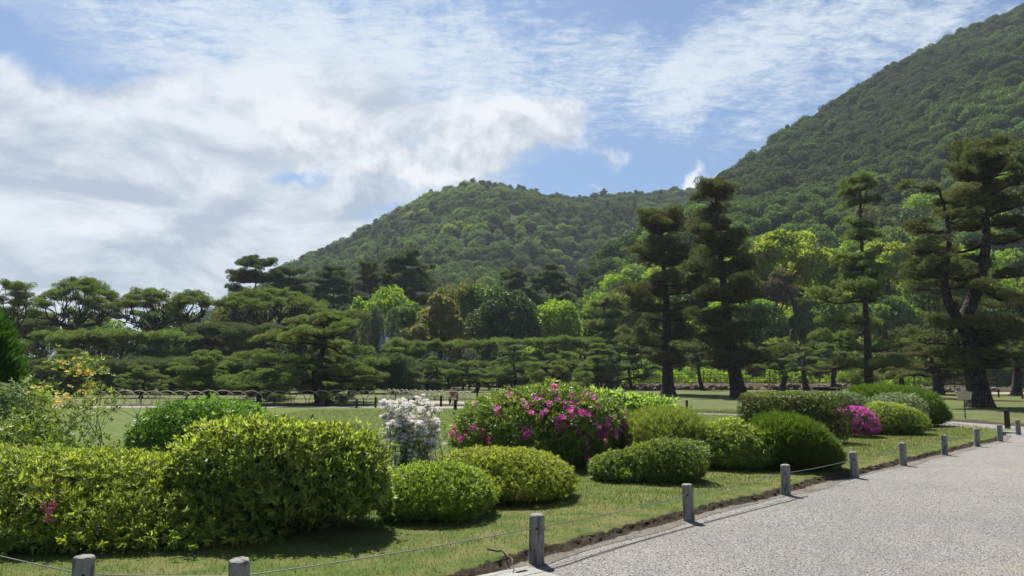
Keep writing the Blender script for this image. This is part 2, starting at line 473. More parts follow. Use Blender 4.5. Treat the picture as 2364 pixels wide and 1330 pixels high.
# post positions (base on the ground) and the front edge of the planted lawn
POSTS = [(-2.80, 5.13), (-1.75, 5.08)] + [tuple(gnd(x, y)[:2]) for x, y in ((1238, 1300), (1591, 1203), (1815, 1143), (1974, 1103), (2085, 1075), (2181, 1051), (2256, 1031), (2309, 1019), (2351, 1004))]
EDGE = [(-14.0, 9.5), (-9.0, 6.9), (-6.0, 5.3), (-4.2, 4.55), (-2.8, 4.55), (-1.6, 4.9), (-.55, 5.85)] + [(x - .10, y + .02) for x, y in POSTS[2:10]] + [(POSTS[10][0] - .25, POSTS[10][1] + .1)]
BACK = [(14.2, 21.3), (13.6, 22.6), (12.6, 24.5), (11.2, 26.6), (9.2, 28.6), (6.5, 30.8), (3.0, 33.5), (-2.0, 35.6), (-10.0, 36.2), (-24.0, 36.0), (-40.0, 34.0)]
def smooth_poly(pts, step):
    """Catmull-Rom through pts, resampled every step metres"""
    P = np.array([pts[0]] + list(pts) + [pts[-1]], float); out = []
    for i in range(1, len(P) - 2):
        p0, p1, p2, p3 = P[i - 1], P[i], P[i + 1], P[i + 2]
        n = max(2, int(np.linalg.norm(p2 - p1) / step))
        t = np.linspace(0, 1, n, endpoint=False)[:, None]
        out.append(.5 * ((2 * p1) + (-p0 + p2) * t + (2 * p0 - 5 * p1 + 4 * p2 - p3) * t ** 2 + (-p0 + 3 * p1 - 3 * p2 + p3) * t ** 3))
    out.append(P[-2][None]); return np.concatenate(out)
LAWN_Z = .075
edge = smooth_poly(EDGE, .05)
back = smooth_poly(BACK, .25)

def raised_lawn(name, line, others, z, soilw, mats, seed, flip=False):
    """a lawn whose edge (line) breaks down to the path in a crumbling bank of soil"""
    rng = np.random.default_rng(seed)
    d = np.gradient(line, axis=0); d = d / np.linalg.norm(d, axis=1, keepdims=True)
    nrm = np.stack([-d[:, 1], d[:, 0]], 1) * (-1 if flip else 1)               # towards the lawn
    s = np.arange(len(line))
    prof = [(-.12, -.02), (0, .004), (.035, .018), (.06, .035), (.085, .052), (.11, .066), (.15, z), (.22, z + .006), (.36, z + .003), (.6, z)]
    rag = snoise(line[:, 0], line[:, 1], 3.2, seed) * .05 + snoise(line[:, 0], line[:, 1], 14, seed + 1) * .03
    b = Buf(); rows = []
    for k, (o, h) in enumerate(prof):
        amp = 1.0 if 0 < k < 8 else .3
        off = o * soilw + rag * amp + rng.normal(0, .012, len(line)) * (1 if 1 < k < 7 else .2)
        p = line + nrm * off[:, None]
        hh = h + (rng.normal(0, .008, len(line)) if 1 < k < 8 else 0)
        rows.append(np.column_stack([p, np.full(len(line), h) * 0 + hh]))
    V = np.stack(rows, 1); m = len(prof)
    i = (np.arange(len(line) - 1)[:, None] * m); j = np.arange(m - 1)[None, :]
    F = np.stack([i + j, i + m + j, i + m + j + 1, i + j + 1], -1)
    if flip: F = F[..., ::-1]
    b.add(V.reshape(-1, 3), F[:, :5].reshape(-1, 4), 1)
    b.add(V.reshape(-1, 3), F[:, 5:].reshape(-1, 4), 0)
    o = b.obj(name, mats, smooth=True)
    # the flat inner part, one polygon
    inner = np.vstack([V[:, -1, :2], np.array(others)])
    me = bpy.data.meshes.new(name)
    me.from_pydata([(x, y, z) for x, y in inner], [], [list(range(len(inner)))])
    me.materials.append(mats[0])
    return o, me
def merge(o, me):
    import bmesh
    bm = bmesh.new(); bm.from_mesh(o.data); bm.from_mesh(me)
    bmesh.ops.triangulate(bm, faces=[f for f in bm.faces if len(f.verts) > 4])
    bmesh.ops.remove_doubles(bm, verts=[v for v in bm.verts if v.is_boundary], dist=.0005)
    for f in bm.faces:
        if f.normal.z < 0 and abs(f.normal.z) > .2: f.normal_flip()
    bm.to_mesh(o.data); bm.free()

big = Buf()
g = np.array([[-900, -60, -.06], [1200, -60, -.06], [1200, 1500, -.06], [-900, 1500, -.06]])
big.add(g, [[0, 1, 2, 3]])
tag(big.obj('ground', M['field']), kind='structure')
pth = Buf()
px = np.array([(-60, -8), (60, -8), (60, 21), (40, 24), (17, 24), (17, 50), (-60, 50)], float)
me = bpy.data.meshes.new('gravel_path'); me.from_pydata([(x, y, 0) for x, y in px], [], [list(range(len(px)))]); me.materials.append(M['gravel'])
tag(link('gravel_path', me), kind='structure')

line = edge
o, me = raised_lawn('lawn', line, back[::1], LAWN_Z, .85, [M['lawn'], M['soil']], 3)
merge(o, me); tag(o, kind='structure')
# the lawn across the back of the path, with its own soil edge
BACK_EDGE = [(60, 21.5), (34, 22.6), (22, 23.2), (16.6, 23.7), (15.7, 25.2), (15.0, 27.3), (12.5, 29.6), (9.0, 32.2), (5.5, 35.2), (1.5, 38.6), (-4.0, 39.8), (-12, 40.0), (-26, 39.6), (-60, 37)]
bl = smooth_poly(BACK_EDGE, .12)
o, me = raised_lawn('back_lawn', bl, [(-60, 110), (60, 110)], .07, 2.6, [M['lawn_far'], M['soil']], 8, flip=True)
merge(o, me); tag(o, kind='structure')

# strip of trodden dirt between the bank and the gravel
def strip(name, line, o0, o1, z, m, seed, amp=.05):
    d = np.gradient(line, axis=0); d = d / np.linalg.norm(d, axis=1, keepdims=True)
    nrm = np.stack([-d[:, 1], d[:, 0]], 1)
    a = line + nrm * o0; b_ = line + nrm * (o1 + snoise(line[:, 0], line[:, 1], 2.0, seed) * amp)[:, None]
    n = len(line); V = np.vstack([np.column_stack([a, np.full(n, z)]), np.column_stack([b_, np.full(n, z)])])
    i = np.arange(n - 1)
    bb = Buf(); bb.add(V, np.stack([i, i + n, i + n + 1, i + 1], 1)[:, ::-1])
    return tag(bb.obj(name, m), kind='structure')
strip('dirt_verge', edge, .1, -.15, .004, M['dirt'], 21, .09)

# ------------------------------------------------------------------ hills
def hill_surface(cols, foot, seed, power, rough):
    """cols: (px, py, Y) of the ridge as photographed at distance Y; the slope runs from foot(px) up to it and falls away behind"""
    px = np.array([c[0] for c in cols], float); py = np.array([c[1] for c in cols], float); YR = np.array([c[2] for c in cols], float)
    X = np.arange(px[0], px[-1] + 1, 12.0)
    py = np.interp(X, px, py); YR = np.interp(X, px, YR)
    zr = np.array([at(a, b, c)[2] for a, b, c in zip(X, py, YR)]) - 5.0
    T = np.concatenate([np.linspace(0, 1, 46), 1 + np.linspace(.05, 1.1, 10)])
    sx = np.array([ray(a, 665)[0] / ray(a, 665)[1] for a in X])
    Yf = np.array([foot(a) for a in X])
    Y = Yf[:, None] + (YR - Yf)[:, None] * T[None, :]
    XX = sx[:, None] * Y
    h = np.where(T <= 1, T ** power, np.maximum(1 - (T - 1) * .9, -.2))[None, :] * zr[:, None]
    env = np.clip(4 * T * (1 - T), 0, 1)[None, :]
    h = h + rough * env * (snoise(XX, Y, .022, seed) * 1.0 + snoise(XX, Y, .055, seed + 3) * .45)
    return XX, Y, h
def hill_obj(name, S, m):
    XX, Y, h = S; a, b = XX.shape
    V = np.stack([XX, Y, h - .3], -1).reshape(-1, 3)
    i = np.arange(a - 1)[:, None] * b; j = np.arange(b - 1)[None, :]
    F = np.stack([i + j, i + b + j, i + b + j + 1, i + j + 1], -1).reshape(-1, 4)
    bb = Buf(); bb.add(V, F)
    return tag(bb.obj(name, m, smooth=True), kind='structure')
def sample_hill(S, cell, rng, tmax=1.08, tmin=0.0):
    """points spread evenly over the slope"""
    XX, Y, h = S; a, b = XX.shape
    T = np.concatenate([np.linspace(0, 1, 46), 1 + np.linspace(.05, 1.1, 10)])
    out = []
    for i in range(a - 1):
        for j in range(b - 1):
            if T[j] > tmax or T[j] < tmin: continue
            ar = abs((XX[i + 1, j] - XX[i, j]) * (Y[i, j + 1] - Y[i, j])) * 1.2
            k = rng.poisson(ar / cell)
            for _ in range(k):
                u, v = rng.uniform(0, 1, 2)
                f = lambda A: A[i, j] * (1 - u) * (1 - v) + A[i + 1, j] * u * (1 - v) + A[i, j + 1] * (1 - u) * v + A[i + 1, j + 1] * u * v
                out.append((f(XX), f(Y), f(h), T[j]))
    return np.array(out)
M['forest_floor'] = dirt_mat('forest_floor', (.02, .025, .012), (.05, .055, .025))
LEFT = [(300, 800, 430), (560, 690, 450), (650, 612, 460), (720, 577, 470), (800, 547, 480), (870, 502, 490), (960, 458, 500), (1040, 427, 510), (1100, 416, 515), (1180, 426, 520), (1240, 442, 525), (1340, 452, 530), (1400, 447, 535), (1480, 441, 540), (1570, 435, 545), (1640, 425, 550), (1800, 440, 550), (2000, 520, 550), (2200, 640, 550)]
RIGHT = [(1200, 800, 150), (1290, 690, 165), (1340, 655, 180), (1400, 612, 200), (1480, 553, 232), (1560, 492, 270), (1640, 420, 300), (1700, 380, 315), (1800, 315, 335), (1900, 254, 350), (2000, 195, 360), (2100, 138, 370), (2200, 92, 375), (2300, 48, 380), (2364, 24, 380), (2500, -30, 380), (2700, -70, 380), (3000, -60, 380)]
S_LEFT = hill_surface(LEFT, lambda p: 190 + .02 * abs(p - 1100), 2, 1.05, 7)
S_RIGHT = hill_surface(RIGHT, lambda p: 118 if p > 1500 else 118 + (1500 - p) * .04, 5, 1.0, 9)
hill_obj('far_hill', S_LEFT, M['forest_floor'])
hill_obj('mountain', S_RIGHT, M['forest_floor'])

# ------------------------------------------------------------------ broadleaf crowns
def crown(buf, R, lobes, n, leaf, rng, mat=0, flat=1.0, c=(0, 0, 0), lobe_r=(.34, .52), open_=.0, tmix=.5, low=-.35):
    """a crown of leaf clusters gathered in uneven lobes inside an ellipsoid of radii R"""
    R = np.array(R, float)
    d = rnd_dirs(lobes * 3, rng); d = d[d[:, 2] > low][:lobes]
    lr = rng.uniform(*lobe_r, len(d))
    C = d * (1 - lr[:, None]) * rng.uniform(.75, 1.0, (len(d), 1))
    C = np.vstack([C, [[0, 0, 0]]]); lr = np.append(lr, .5)
    w = lr ** 2; w[-1] *= .3
    k = rng.choice(len(C), n, p=w / w.sum())
    N = rnd_dirs(n, rng); N[:, 2] = N[:, 2] * .8 + .25; N = unit(N)
    rad = lr[k] * (1 - np.abs(rng.normal(0, .16, n)).clip(0, .6))
    P = (C[k] + N * rad[:, None]) * R + np.array(c)
    lt = rng.uniform(.15, .85, len(C))[k]
    D = unit(N + rnd_dirs(n, rng) * 1.0 + np.array([0, 0, -.15]))
    S = unit(np.cross(D, N + rnd_dirs(n, rng) * .6))
    L = leaf * rng.uniform(.6, 1.35, n)
    V, F = leaf_quads(P - D * L[:, None] * .5, D, S, L, L * rng.uniform(.5, .85, n), .05)
    buf.add(V, F, mat, np.repeat(np.clip(lt * tmix + rng.uniform(0, 1, n) * (1 - tmix), 0, 1), 4))

def forest_mat():
    m, w = mat('forest_leaves')
    a = w.n('ShaderNodeAttribute', attribute_name='tint').outputs['Fac']
    h = w.n('ShaderNodeAttribute', attribute_name='hue', attribute_type='INSTANCER').outputs['Fac']
    r = w.n('ShaderNodeValToRGB'); w.put(r.inputs[0], h)
    e = r.color_ramp.elements
    cols = [(0, (.050, .078, .046)), (.3, (.078, .112, .052)), (.6, (.110, .165, .058)), (.85, (.165, .235, .064)), (1, (.235, .285, .062))]
    while len(e) < len(cols): e.new(.5)
    for el, (p, c) in zip(e, cols): el.position = p; el.color = c + (1,)
    c = w.mix(1.0, r.outputs[0], w.mix(a, (.58, .60, .62), (1.45, 1.45, 1.2)), 'MULTIPLY')
    b = pbsdf(w, c, .7, .05)
    t = w.n('ShaderNodeBsdfTranslucent'); w.put(t.inputs[0], w.mix(1.0, c, (1.2, 1.3, .6), 'MULTIPLY'))
    x = w.n('ShaderNodeMixShader'); x.inputs[0].default_value = .40
    w.put(x.inputs[1], b); w.put(x.inputs[2], t.outputs[0]); finish(w, x.outputs[0]); return m
M['forest'] = forest_mat()

def pine_ball(buf, n, rng, mat=0):
    """a far pine: a few ragged shelves of needles on a bare stem"""
    for k in range(7):
        z = .1 + .16 * k; r = (.75 - .08 * k) * rng.uniform(.7, 1.1)
        a = rng.uniform(0, 6.28); c = np.array([math.cos(a), math.sin(a), 0]) * (.35 - .03 * k) + [0, 0, z]
        m = n // 7
        d = rnd_dirs(m, rng) * np.sqrt(rng.uniform(0, 1, (m, 1))); d[:, 2] = np.abs(d[:, 2]) * .25
        tufts(buf, c + d * r * [1, 1, .8], np.tile([0, 0, 1.], (m, 1)), 4, .22, .05, .9, rng, mat)
    tube(buf, [(0, 0, -.8), (0.03, 0, .3), (0, 0, 1.1)], [.06, .045, .015], 5, 1)

PROTO = []
_r = np.random.default_rng(77)
for i in range(5):
    b = Buf()
    crown(b, (1, 1, .85), 15 + i * 3, 1500, .14, _r, 0)
    PROTO.append(bpy.data.objects.new('forest_tree', b.mesh('forest_tree_crown', [M['forest'], M['bark_grey']])))
for i in range(2):
    b = Buf(); pine_ball(b, 620, _r)
    PROTO.append(bpy.data.objects.new('forest_pine', b.mesh('forest_pine_crown', [M['forest'], M['bark_pine']])))

def scatter_group():
    g = bpy.data.node_groups.new('forest_scatter', 'GeometryNodeTree')
    g.interface.new_socket('Geometry', in_out='INPUT', socket_type='NodeSocketGeometry')
    g.interface.new_socket('Geometry', in_out='OUTPUT', socket_type='NodeSocketGeometry')
    gi = g.nodes.new('NodeGroupInput'); go = g.nodes.new('NodeGroupOutput')
    iop = g.nodes.new('GeometryNodeInstanceOnPoints'); jn = g.nodes.new('GeometryNodeJoinGeometry')
    for p in PROTO[::-1]:
        oi = g.nodes.new('GeometryNodeObjectInfo'); oi.inputs['Object'].default_value = p
        gti = g.nodes.new('GeometryNodeGeometryToInstance')
        g.links.new(oi.outputs['Geometry'], gti.inputs[0]); g.links.new(gti.outputs[0], jn.inputs[0])
    def attr(n, t):
        a = g.nodes.new('GeometryNodeInputNamedAttribute'); a.data_type = t; a.inputs[0].default_value = n
        return a.outputs[0]
    g.links.new(gi.outputs[0], iop.inputs['Points']); g.links.new(jn.outputs[0], iop.inputs['Instance'])
    iop.inputs['Pick Instance'].default_value = True
    g.links.new(attr('pick', 'INT'), iop.inputs['Instance Index'])
    er = g.nodes.new('FunctionNodeEulerToRotation'); g.links.new(attr('turn', 'FLOAT_VECTOR'), er.inputs[0])
    g.links.new(er.outputs[0], iop.inputs['Rotation'])
    g.links.new(attr('size', 'FLOAT_VECTOR'), iop.inputs['Scale'])
    g.links.new(iop.outputs[0], go.inputs[0])
    return g
SCATTER = scatter_group()
def scatter(name, P, pick, size, hue, rng):
    me = bpy.data.meshes.new(name); n = len(P)
    me.vertices.add(n); me.vertices.foreach_set('co', P.astype(np.float32).ravel())
    a = me.attributes.new('pick', 'INT', 'POINT'); a.data.foreach_set('value', pick.astype(np.int32))
    a = me.attributes.new('size', 'FLOAT_VECTOR', 'POINT'); a.data.foreach_set('vector', size.astype(np.float32).ravel())
    t = np.zeros((n, 3), np.float32); t[:, 2] = rng.uniform(0, 6.28, n); t[:, :2] = rng.normal(0, .08, (n, 2))
    a = me.attributes.new('turn', 'FLOAT_VECTOR', 'POINT'); a.data.foreach_set('vector', t.ravel())
    a = me.attributes.new('hue', 'FLOAT', 'POINT'); a.data.foreach_set('value', hue.astype(np.float32))
    me.update()
    o = link(name, me)
    md = o.modifiers.new('scatter', 'NODES'); md.node_group = SCATTER
    return tag(o, kind='stuff')

def hill_trees(S, cell, rlo, rhi, rng, huef, pine_share, tmax=1.03, tmin=0.0):
    P = sample_hill(S, cell, rng, tmax, tmin)
    n = len(P); r = rlo + (rhi - rlo) * rng.beta(1.2, 1.8, n) * np.where(T_ := (rng.uniform(0, 1, n) < .15), 1.35, 1.0)
    hue = np.clip(huef(P, rng), 0, 1)
    pine = (rng.uniform(0, 1, n) < pine_share * np.clip(1 + 2.2 * snoise(P[:, 0], P[:, 1], .05, 55), 0, 3.2))
    pick = np.where(pine, rng.integers(5, 7, n), rng.integers(0, 5, n))
    hue = np.where(pine, rng.uniform(0, .22, n), hue)
    size = np.stack([r, r, r * rng.uniform(.85, 1.25, n)], 1)
    size[pine] *= np.array([.75, .75, .62])
    P3 = P[:, :3].copy(); P3[:, 2] += r * .45 + np.where(pine, r * .25, 0)
    return P3, pick, size, hue, P[:, 3]
_r = np.random.default_rng(31)
def hue_left(P, rng):
    n = snoise(P[:, 0], P[:, 1], .03, 91)
    return .38 + .28 * n + rng.normal(0, .20, len(P)) - .12 * (P[:, 3] < .0)
P3, pick, size, hue, T = hill_trees(S_LEFT, 19.0, 2.2, 5.2, _r, hue_left, .17)
scatter('far_hill_forest', P3, pick, size, hue, _r)
def hue_right(P, rng):
    n = snoise(P[:, 0], P[:, 1], .035, 17)
    return .98 - .84 * np.clip((P[:, 3] - .10) / .55, 0, 1) + .30 * n + rng.normal(0, .16, len(P))
P3, pick, size, hue, T = hill_trees(S_RIGHT, 13.0, 1.8, 4.6, _r, hue_right, .07)
NEAR = np.argsort(P3[:, 1])
scatter('mountain_forest', P3, pick, size, hue, _r)
print('forest', len(P3))

# ------------------------------------------------------------------ shrubs
def project(P):
    P = np.asarray(P, float); y = P[..., 1]; z = P[..., 2] - EYE
    dep = y * CP + z * SP; up = -y * SP + z * CP
    return 1182 + FPX * P[..., 0] / dep, 665 - FPX * up / dep
def dome(n, c, r, h, rng, p=2.3, under=.3, lump=.09, nl=22, depth=.10, yaw=0.0, shear=None, seed=0, back=.45):
    """points and outward normals on a clipped, slightly lumpy mound standing on c"""
    rs = np.random.default_rng(900 + seed)
    d = rnd_dirs(int(n * 1.9), rng)
    d = d[(d[:, 2] > -.75)]
    q = (np.abs(d) ** p).sum(1) ** (-1 / p)
    s = d * q[:, None]
    Cl = rnd_dirs(nl, rs); am = rs.normal(0, lump, nl)
    f = 1 + (np.exp(18 * (d @ Cl.T - 1)) * am).sum(1)
    C2 = rnd_dirs(9, rs); f = f + (np.exp(4 * (d @ C2.T - 1)) * rs.normal(0, lump * .9, 9)).sum(1)
    f = f * (1 - np.abs(rng.normal(0, depth, len(d))).clip(0, .5) + np.where(rng.uniform(0, 1, len(d)) < .18, np.abs(rng.normal(0, depth * .55, len(d))), 0))
    cz = h * under; R = np.array([r[0], r[1], h - cz])
    P = s * f[:, None] * R
    P[:, 2] = np.where(d[:, 2] < 0, P[:, 2] / (h - cz) * cz * .93, P[:, 2]) + cz
    N = unit(np.sign(d) * np.abs(s) ** (p - 1) / R)
    if shear: P[:, 0] += shear * (P[:, 2] - h * .5)
    ca, sa = math.cos(yaw), math.sin(yaw)
    Rz = np.array([[ca, -sa, 0], [sa, ca, 0], [0, 0, 1]])
    P = P @ Rz.T; N = N @ Rz.T
    keep = (rng.uniform(0, 1, len(P)) < np.where(N[:, 1] > .35, back + (1 - back) * (N[:, 2] > .4), 1.0))
    P, N = P[keep][:n], N[keep][:n]
    return P + np.array(c), N
def stems(root, base, pts, m, rng, r=.012, name='stem'):
    for q in pts:
        b = Buf(); tube(b, bend(base + rng.normal(0, .06, 3) * [1, 1, 0], q, 7, .05, rng), np.linspace(r, r * .35, 7), 6, 0)
        b.obj(name, m, root)

def foliage_material(name, dark, light, **k):
    if name not in M: M[name] = leaf_mat(name, dark, light, **k)
    return M[name]
F = foliage_material
GROUND_Z = LAWN_Z

def shrub(name, label, cat, c, r, h, mt, n, k, L, W, seed, spread=1.0, p=2.3, under=.3, lump=.09, depth=.10, yaw=0.0, upb=.35, inner=.4, group=None, droop=.05, nstem=4, shear=None, back=.45, jit=.35, tintf=None, rise=.0):
    rng = np.random.default_rng(seed)
    root = thing(name, label, cat, (c[0], c[1], GROUND_Z), group)
    o = (0, 0, rise)
    P, N = dome(n, o, r, h - rise, rng, p, under, lump, 22, depth, yaw, shear, seed, back)
    A = unit(N + np.array([0, 0, upb]) + rnd_dirs(len(N), rng) * jit)
    b = Buf()
    tint = rng.beta(1.6, 1.5, len(P)) if tintf is None else tintf(P, N, rng)
    rosettes(b, P, A, k, L, W, spread, rng, 0, tint, droop)
    if inner:
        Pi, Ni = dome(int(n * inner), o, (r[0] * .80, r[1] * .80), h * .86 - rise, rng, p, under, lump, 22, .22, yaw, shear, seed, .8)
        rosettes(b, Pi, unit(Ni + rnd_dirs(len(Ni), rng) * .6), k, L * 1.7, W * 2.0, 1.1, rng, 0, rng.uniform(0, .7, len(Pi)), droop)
    tag(b.obj('foliage', mt, root), kind='stuff')
    ends = [np.array([rng.normal(0, r[0] * .4), rng.normal(0, r[1] * .4), h * .55]) for _ in range(nstem)]
    stems(root, np.array([0., 0., -.02]), ends, M['bark_brown'], rng, .014)
    return root, P + np.array([c[0], c[1], GROUND_Z]), N

AZ = 'clipped shrubs along the gravel path'
# A: the wide azalea in the left foreground
m_az = F('azalea_leaves', (.085, .130, .024), (.350, .420, .080), trans=.50)
root_A, PA, NA = shrub('azalea_bush', 'broad yellow-green azalea bush at lower left with one pink flower', 'shrub', (-4.42, 7.75), (2.12, 1.28), .84, m_az, 8600, 7, .049, .0155, 1, .95, 2.4, .28, .18, .12, group=AZ)
# B: the tall boxy bush beside it
m_b = F('glossy_bush_leaves', (.075, .115, .024), (.350, .430, .100), trans=.48, rough=.42, spec=.3)
root_B, PB, NB = shrub('evergreen_bush', 'tall boxy glossy-leaved bush with dark gaps above its bare stems', 'shrub', (-2.22, 8.0), (1.03, .85), 1.09, m_b, 5400, 6, .062, .025, 2, .85, 4.0, .45, .13, .15, group=AZ, nstem=14, upb=.6, rise=.16)
# B's sparse inner growth near the ground
rngb = np.random.default_rng(98)
P, N = dome(520, (0, .1, 0), (.88, .62), .62, rngb, 3.0, .35, .10, 22, .3)
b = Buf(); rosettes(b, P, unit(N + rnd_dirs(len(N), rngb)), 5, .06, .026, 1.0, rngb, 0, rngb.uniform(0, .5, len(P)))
tag(b.obj('foliage', m_b, root_B), kind='stuff')
# C: bright green mound behind A and B
m_c = F('bright_green_leaves', (.045, .105, .014), (.150, .290, .032), trans=.45)
shrub('evergreen_bush', 'bright pure-green rounded bush behind the yellow-green hedge at left', 'shrub', (-4.25, 10.6), (.98, .9), 1.17, m_c, 3600, 6, .058, .021, 3, .95, 2.6, .35, .06, .08, group=AZ)
# H: the small round one by the third post
m_h = F('fresh_azalea_leaves', (.075, .135, .020), (.285, .385, .060), trans=.50)
shrub('azalea_bush', 'small fresh green azalea mound nearest the wire, right of the boxy bush', 'shrub', (-.83, 8.55), (.62, .66), .55, m_h, 3300, 7, .038, .013, 4, .95, 2.5, .3, .08, .08, group=AZ)
# I: the wide low one behind it
m_i = F('yellow_azalea_leaves', (.100, .140, .024), (.330, .385, .068), trans=.49)
shrub('azalea_bush', 'low yellowish azalea mound spreading in front of the magenta-flowered bush', 'shrub', (-.20, 9.75), (.93, .82), .62, m_i, 4600, 7, .040, .014, 5, .95, 2.5, .3, .08, .08, group=AZ)
# J: magenta rhododendron
m_j = F('rhododendron_leaves', (.055, .110, .024), (.240, .320, .078), trans=.42, rough=.4, spec=.3)
root_J, PJ, NJ = shrub('flowering_azalea', 'big domed azalea bush dotted with magenta flower clusters', 'shrub', (.62, 13.6), (1.62, 1.45), 1.27, m_j, 3900, 7, .085, .025, 6, .95, 2.3, .35, .09, .10, group=AZ)
# K: pale broad leaves behind J
m_k = F('pale_broad_leaves', (0.132, 0.223, 0.054), (0.403, 0.553, 0.172), trans=.42, rough=.4, spec=.3)
shrub('hydrangea_bush', 'pale lime broad-leaved bush behind the magenta azalea', 'shrub', (2.45, 15.6), (1.05, .9), 1.12, m_k, 1200, 7, .125, .06, 7, 1.1, 2.6, .4, .10, .14, group=AZ, droop=.18, upb=.9)
# L: feathery one
m_l = F('feathery_leaves', (0.098, 0.142, 0.036), (0.252, 0.317, 0.081), trans=.42)
shrub('feathery_shrub', 'soft feathery olive-yellow shrub between the magenta azalea and the round bushes', 'shrub', (2.72, 13.3), (.80, .7), .93, m_l, 4200, 8, .085, .006, 8, .55, 2.3, .4, .10, .16, group=AZ, upb=.9, jit=.6)
# M: low, two-humped
m_m = F('olive_azalea_leaves', (0.069, 0.108, 0.022), (0.230, 0.304, 0.057), trans=.44)
rM, _, _ = shrub('azalea_bush', 'low azalea mound stepping up to the right behind the fourth post', 'shrub', (2.22, 11.4), (.62, .58), .54, m_m, 2700, 7, .041, .014, 9, .95, 2.4, .3, .09, .08, group=AZ)
rng9 = np.random.default_rng(99)
P, N = dome(1500, (-.55, .05, 0), (.52, .52), .38, rng9, 2.3, .3, .08, 22, .08)
b = Buf(); rosettes(b, P, unit(N + [0, 0, .35] + rnd_dirs(len(N), rng9) * .35), 7, .041, .014, .95, rng9, 0)
Pi, Ni = dome(600, (-.55, .05, 0), (.4, .4), .38, rng9, 2.3, .3, .08, 22, .2); rosettes(b, Pi, Ni, 7, .07, .028, 1.1, rng9, 0)
tag(b.obj('foliage', m_m, rM), kind='stuff')
# N: round
m_n = F('speckled_azalea_leaves', (.080, .125, .024), (.340, .420, .095), trans=.49, spec=.3)
shrub('azalea_bush', 'rounded speckled yellow-green azalea between the feathery shrub and the juniper', 'shrub', (3.76, 12.9), (.66, .68), .75, m_n, 3000, 6, .045, .018, 10, .95, 2.4, .32, .10, .10, group=AZ)
# O: juniper
m_o = F('juniper_sprays', (.040, .082, .016), (.130, .200, .034), trans=.40, rough=.55, spec=.2)
shrub('juniper_bush', 'dark green feathery juniper mound sloping down in front of the clipped hedge', 'shrub', (4.66, 12.85), (.66, .66), .80, m_o, 5200, 7, .105, .010, 11, .45, 2.3, .3, .06, .08, group=AZ, upb=.5, jit=.3, shear=-.35, droop=.2)
# P: clipped hedge block
m_p = F('hedge_leaves', (0.046, 0.076, 0.019), (0.140, 0.176, 0.041), trans=.38, rough=.42, spec=.3)
def copper(P, N, rng): return np.clip(rng.beta(1.3, 1.9, len(P)) + .45 * (N[:, 2] > .6), 0, 1)
shrub('clipped_hedge', 'square-cut hedge block with a flat top tinged copper', 'hedge', (6.45, 17.6), (1.18, .62), 1.13, m_p, 6200, 6, .036, .016, 12, .95, 9.0, .5, .015, .05, group=AZ, yaw=.38, tintf=copper, inner=.5)
# Q: the small bright magenta one
m_q = F('small_azalea_leaves', (0.052, 0.095, 0.022), (0.168, 0.243, 0.052), trans=.42)
root_Q, PQ, NQ = shrub('flowering_azalea', 'small azalea smothered in bright magenta blossom beside the square hedge', 'shrub', (8.62, 19.3), (.50, .5), .70, m_q, 900, 6, .045, .016, 13, .95, 2.2, .35, .08, .08, group=AZ, shear=-.2)
# R: round beside Q
shrub('azalea_bush', 'rounded yellow-green azalea between the bright magenta one and the large juniper', 'shrub', (9.95, 20.3), (.80, .72), .79, m_n, 3000, 6, .048, .018, 14, .95, 2.8, .35, .06, .08, group=AZ)
# S: large juniper mound
m_s = F('juniper_mound_sprays', (0.044, 0.089, 0.017), (0.118, 0.203, 0.032), trans=.38, rough=.55, spec=.2)
shrub('juniper_bush', 'largest smooth dark green juniper mound, farthest right of the planted bed', 'shrub', (11.8, 23.9), (1.42, 1.2), 1.22, m_s, 7500, 7, .10, .011, 15, .45, 2.3, .30, .04, .06, group=AZ, upb=.5, jit=.3, shear=-.55)
# T: grey shrubs
m_t = F('grey_leaves', (0.109, 0.155, 0.096), (0.263, 0.344, 0.218), trans=.34)
shrub('grey_shrub', 'grey-green small-leaved shrub behind the right end of the square hedge', 'shrub', (9.15, 21.0), (.55, .5), 1.06, m_t, 1300, 6, .05, .02, 16, .95, 2.6, .4, .1, .12, group=AZ)
shrub('grey_shrub', 'flat-topped silvery shrub between the rounded azalea and the large juniper', 'shrub', (10.95, 22.0), (.9, .55), .98, m_t, 1500, 6, .045, .02, 17, .95, 3.5, .4, .05, .1, group=AZ)
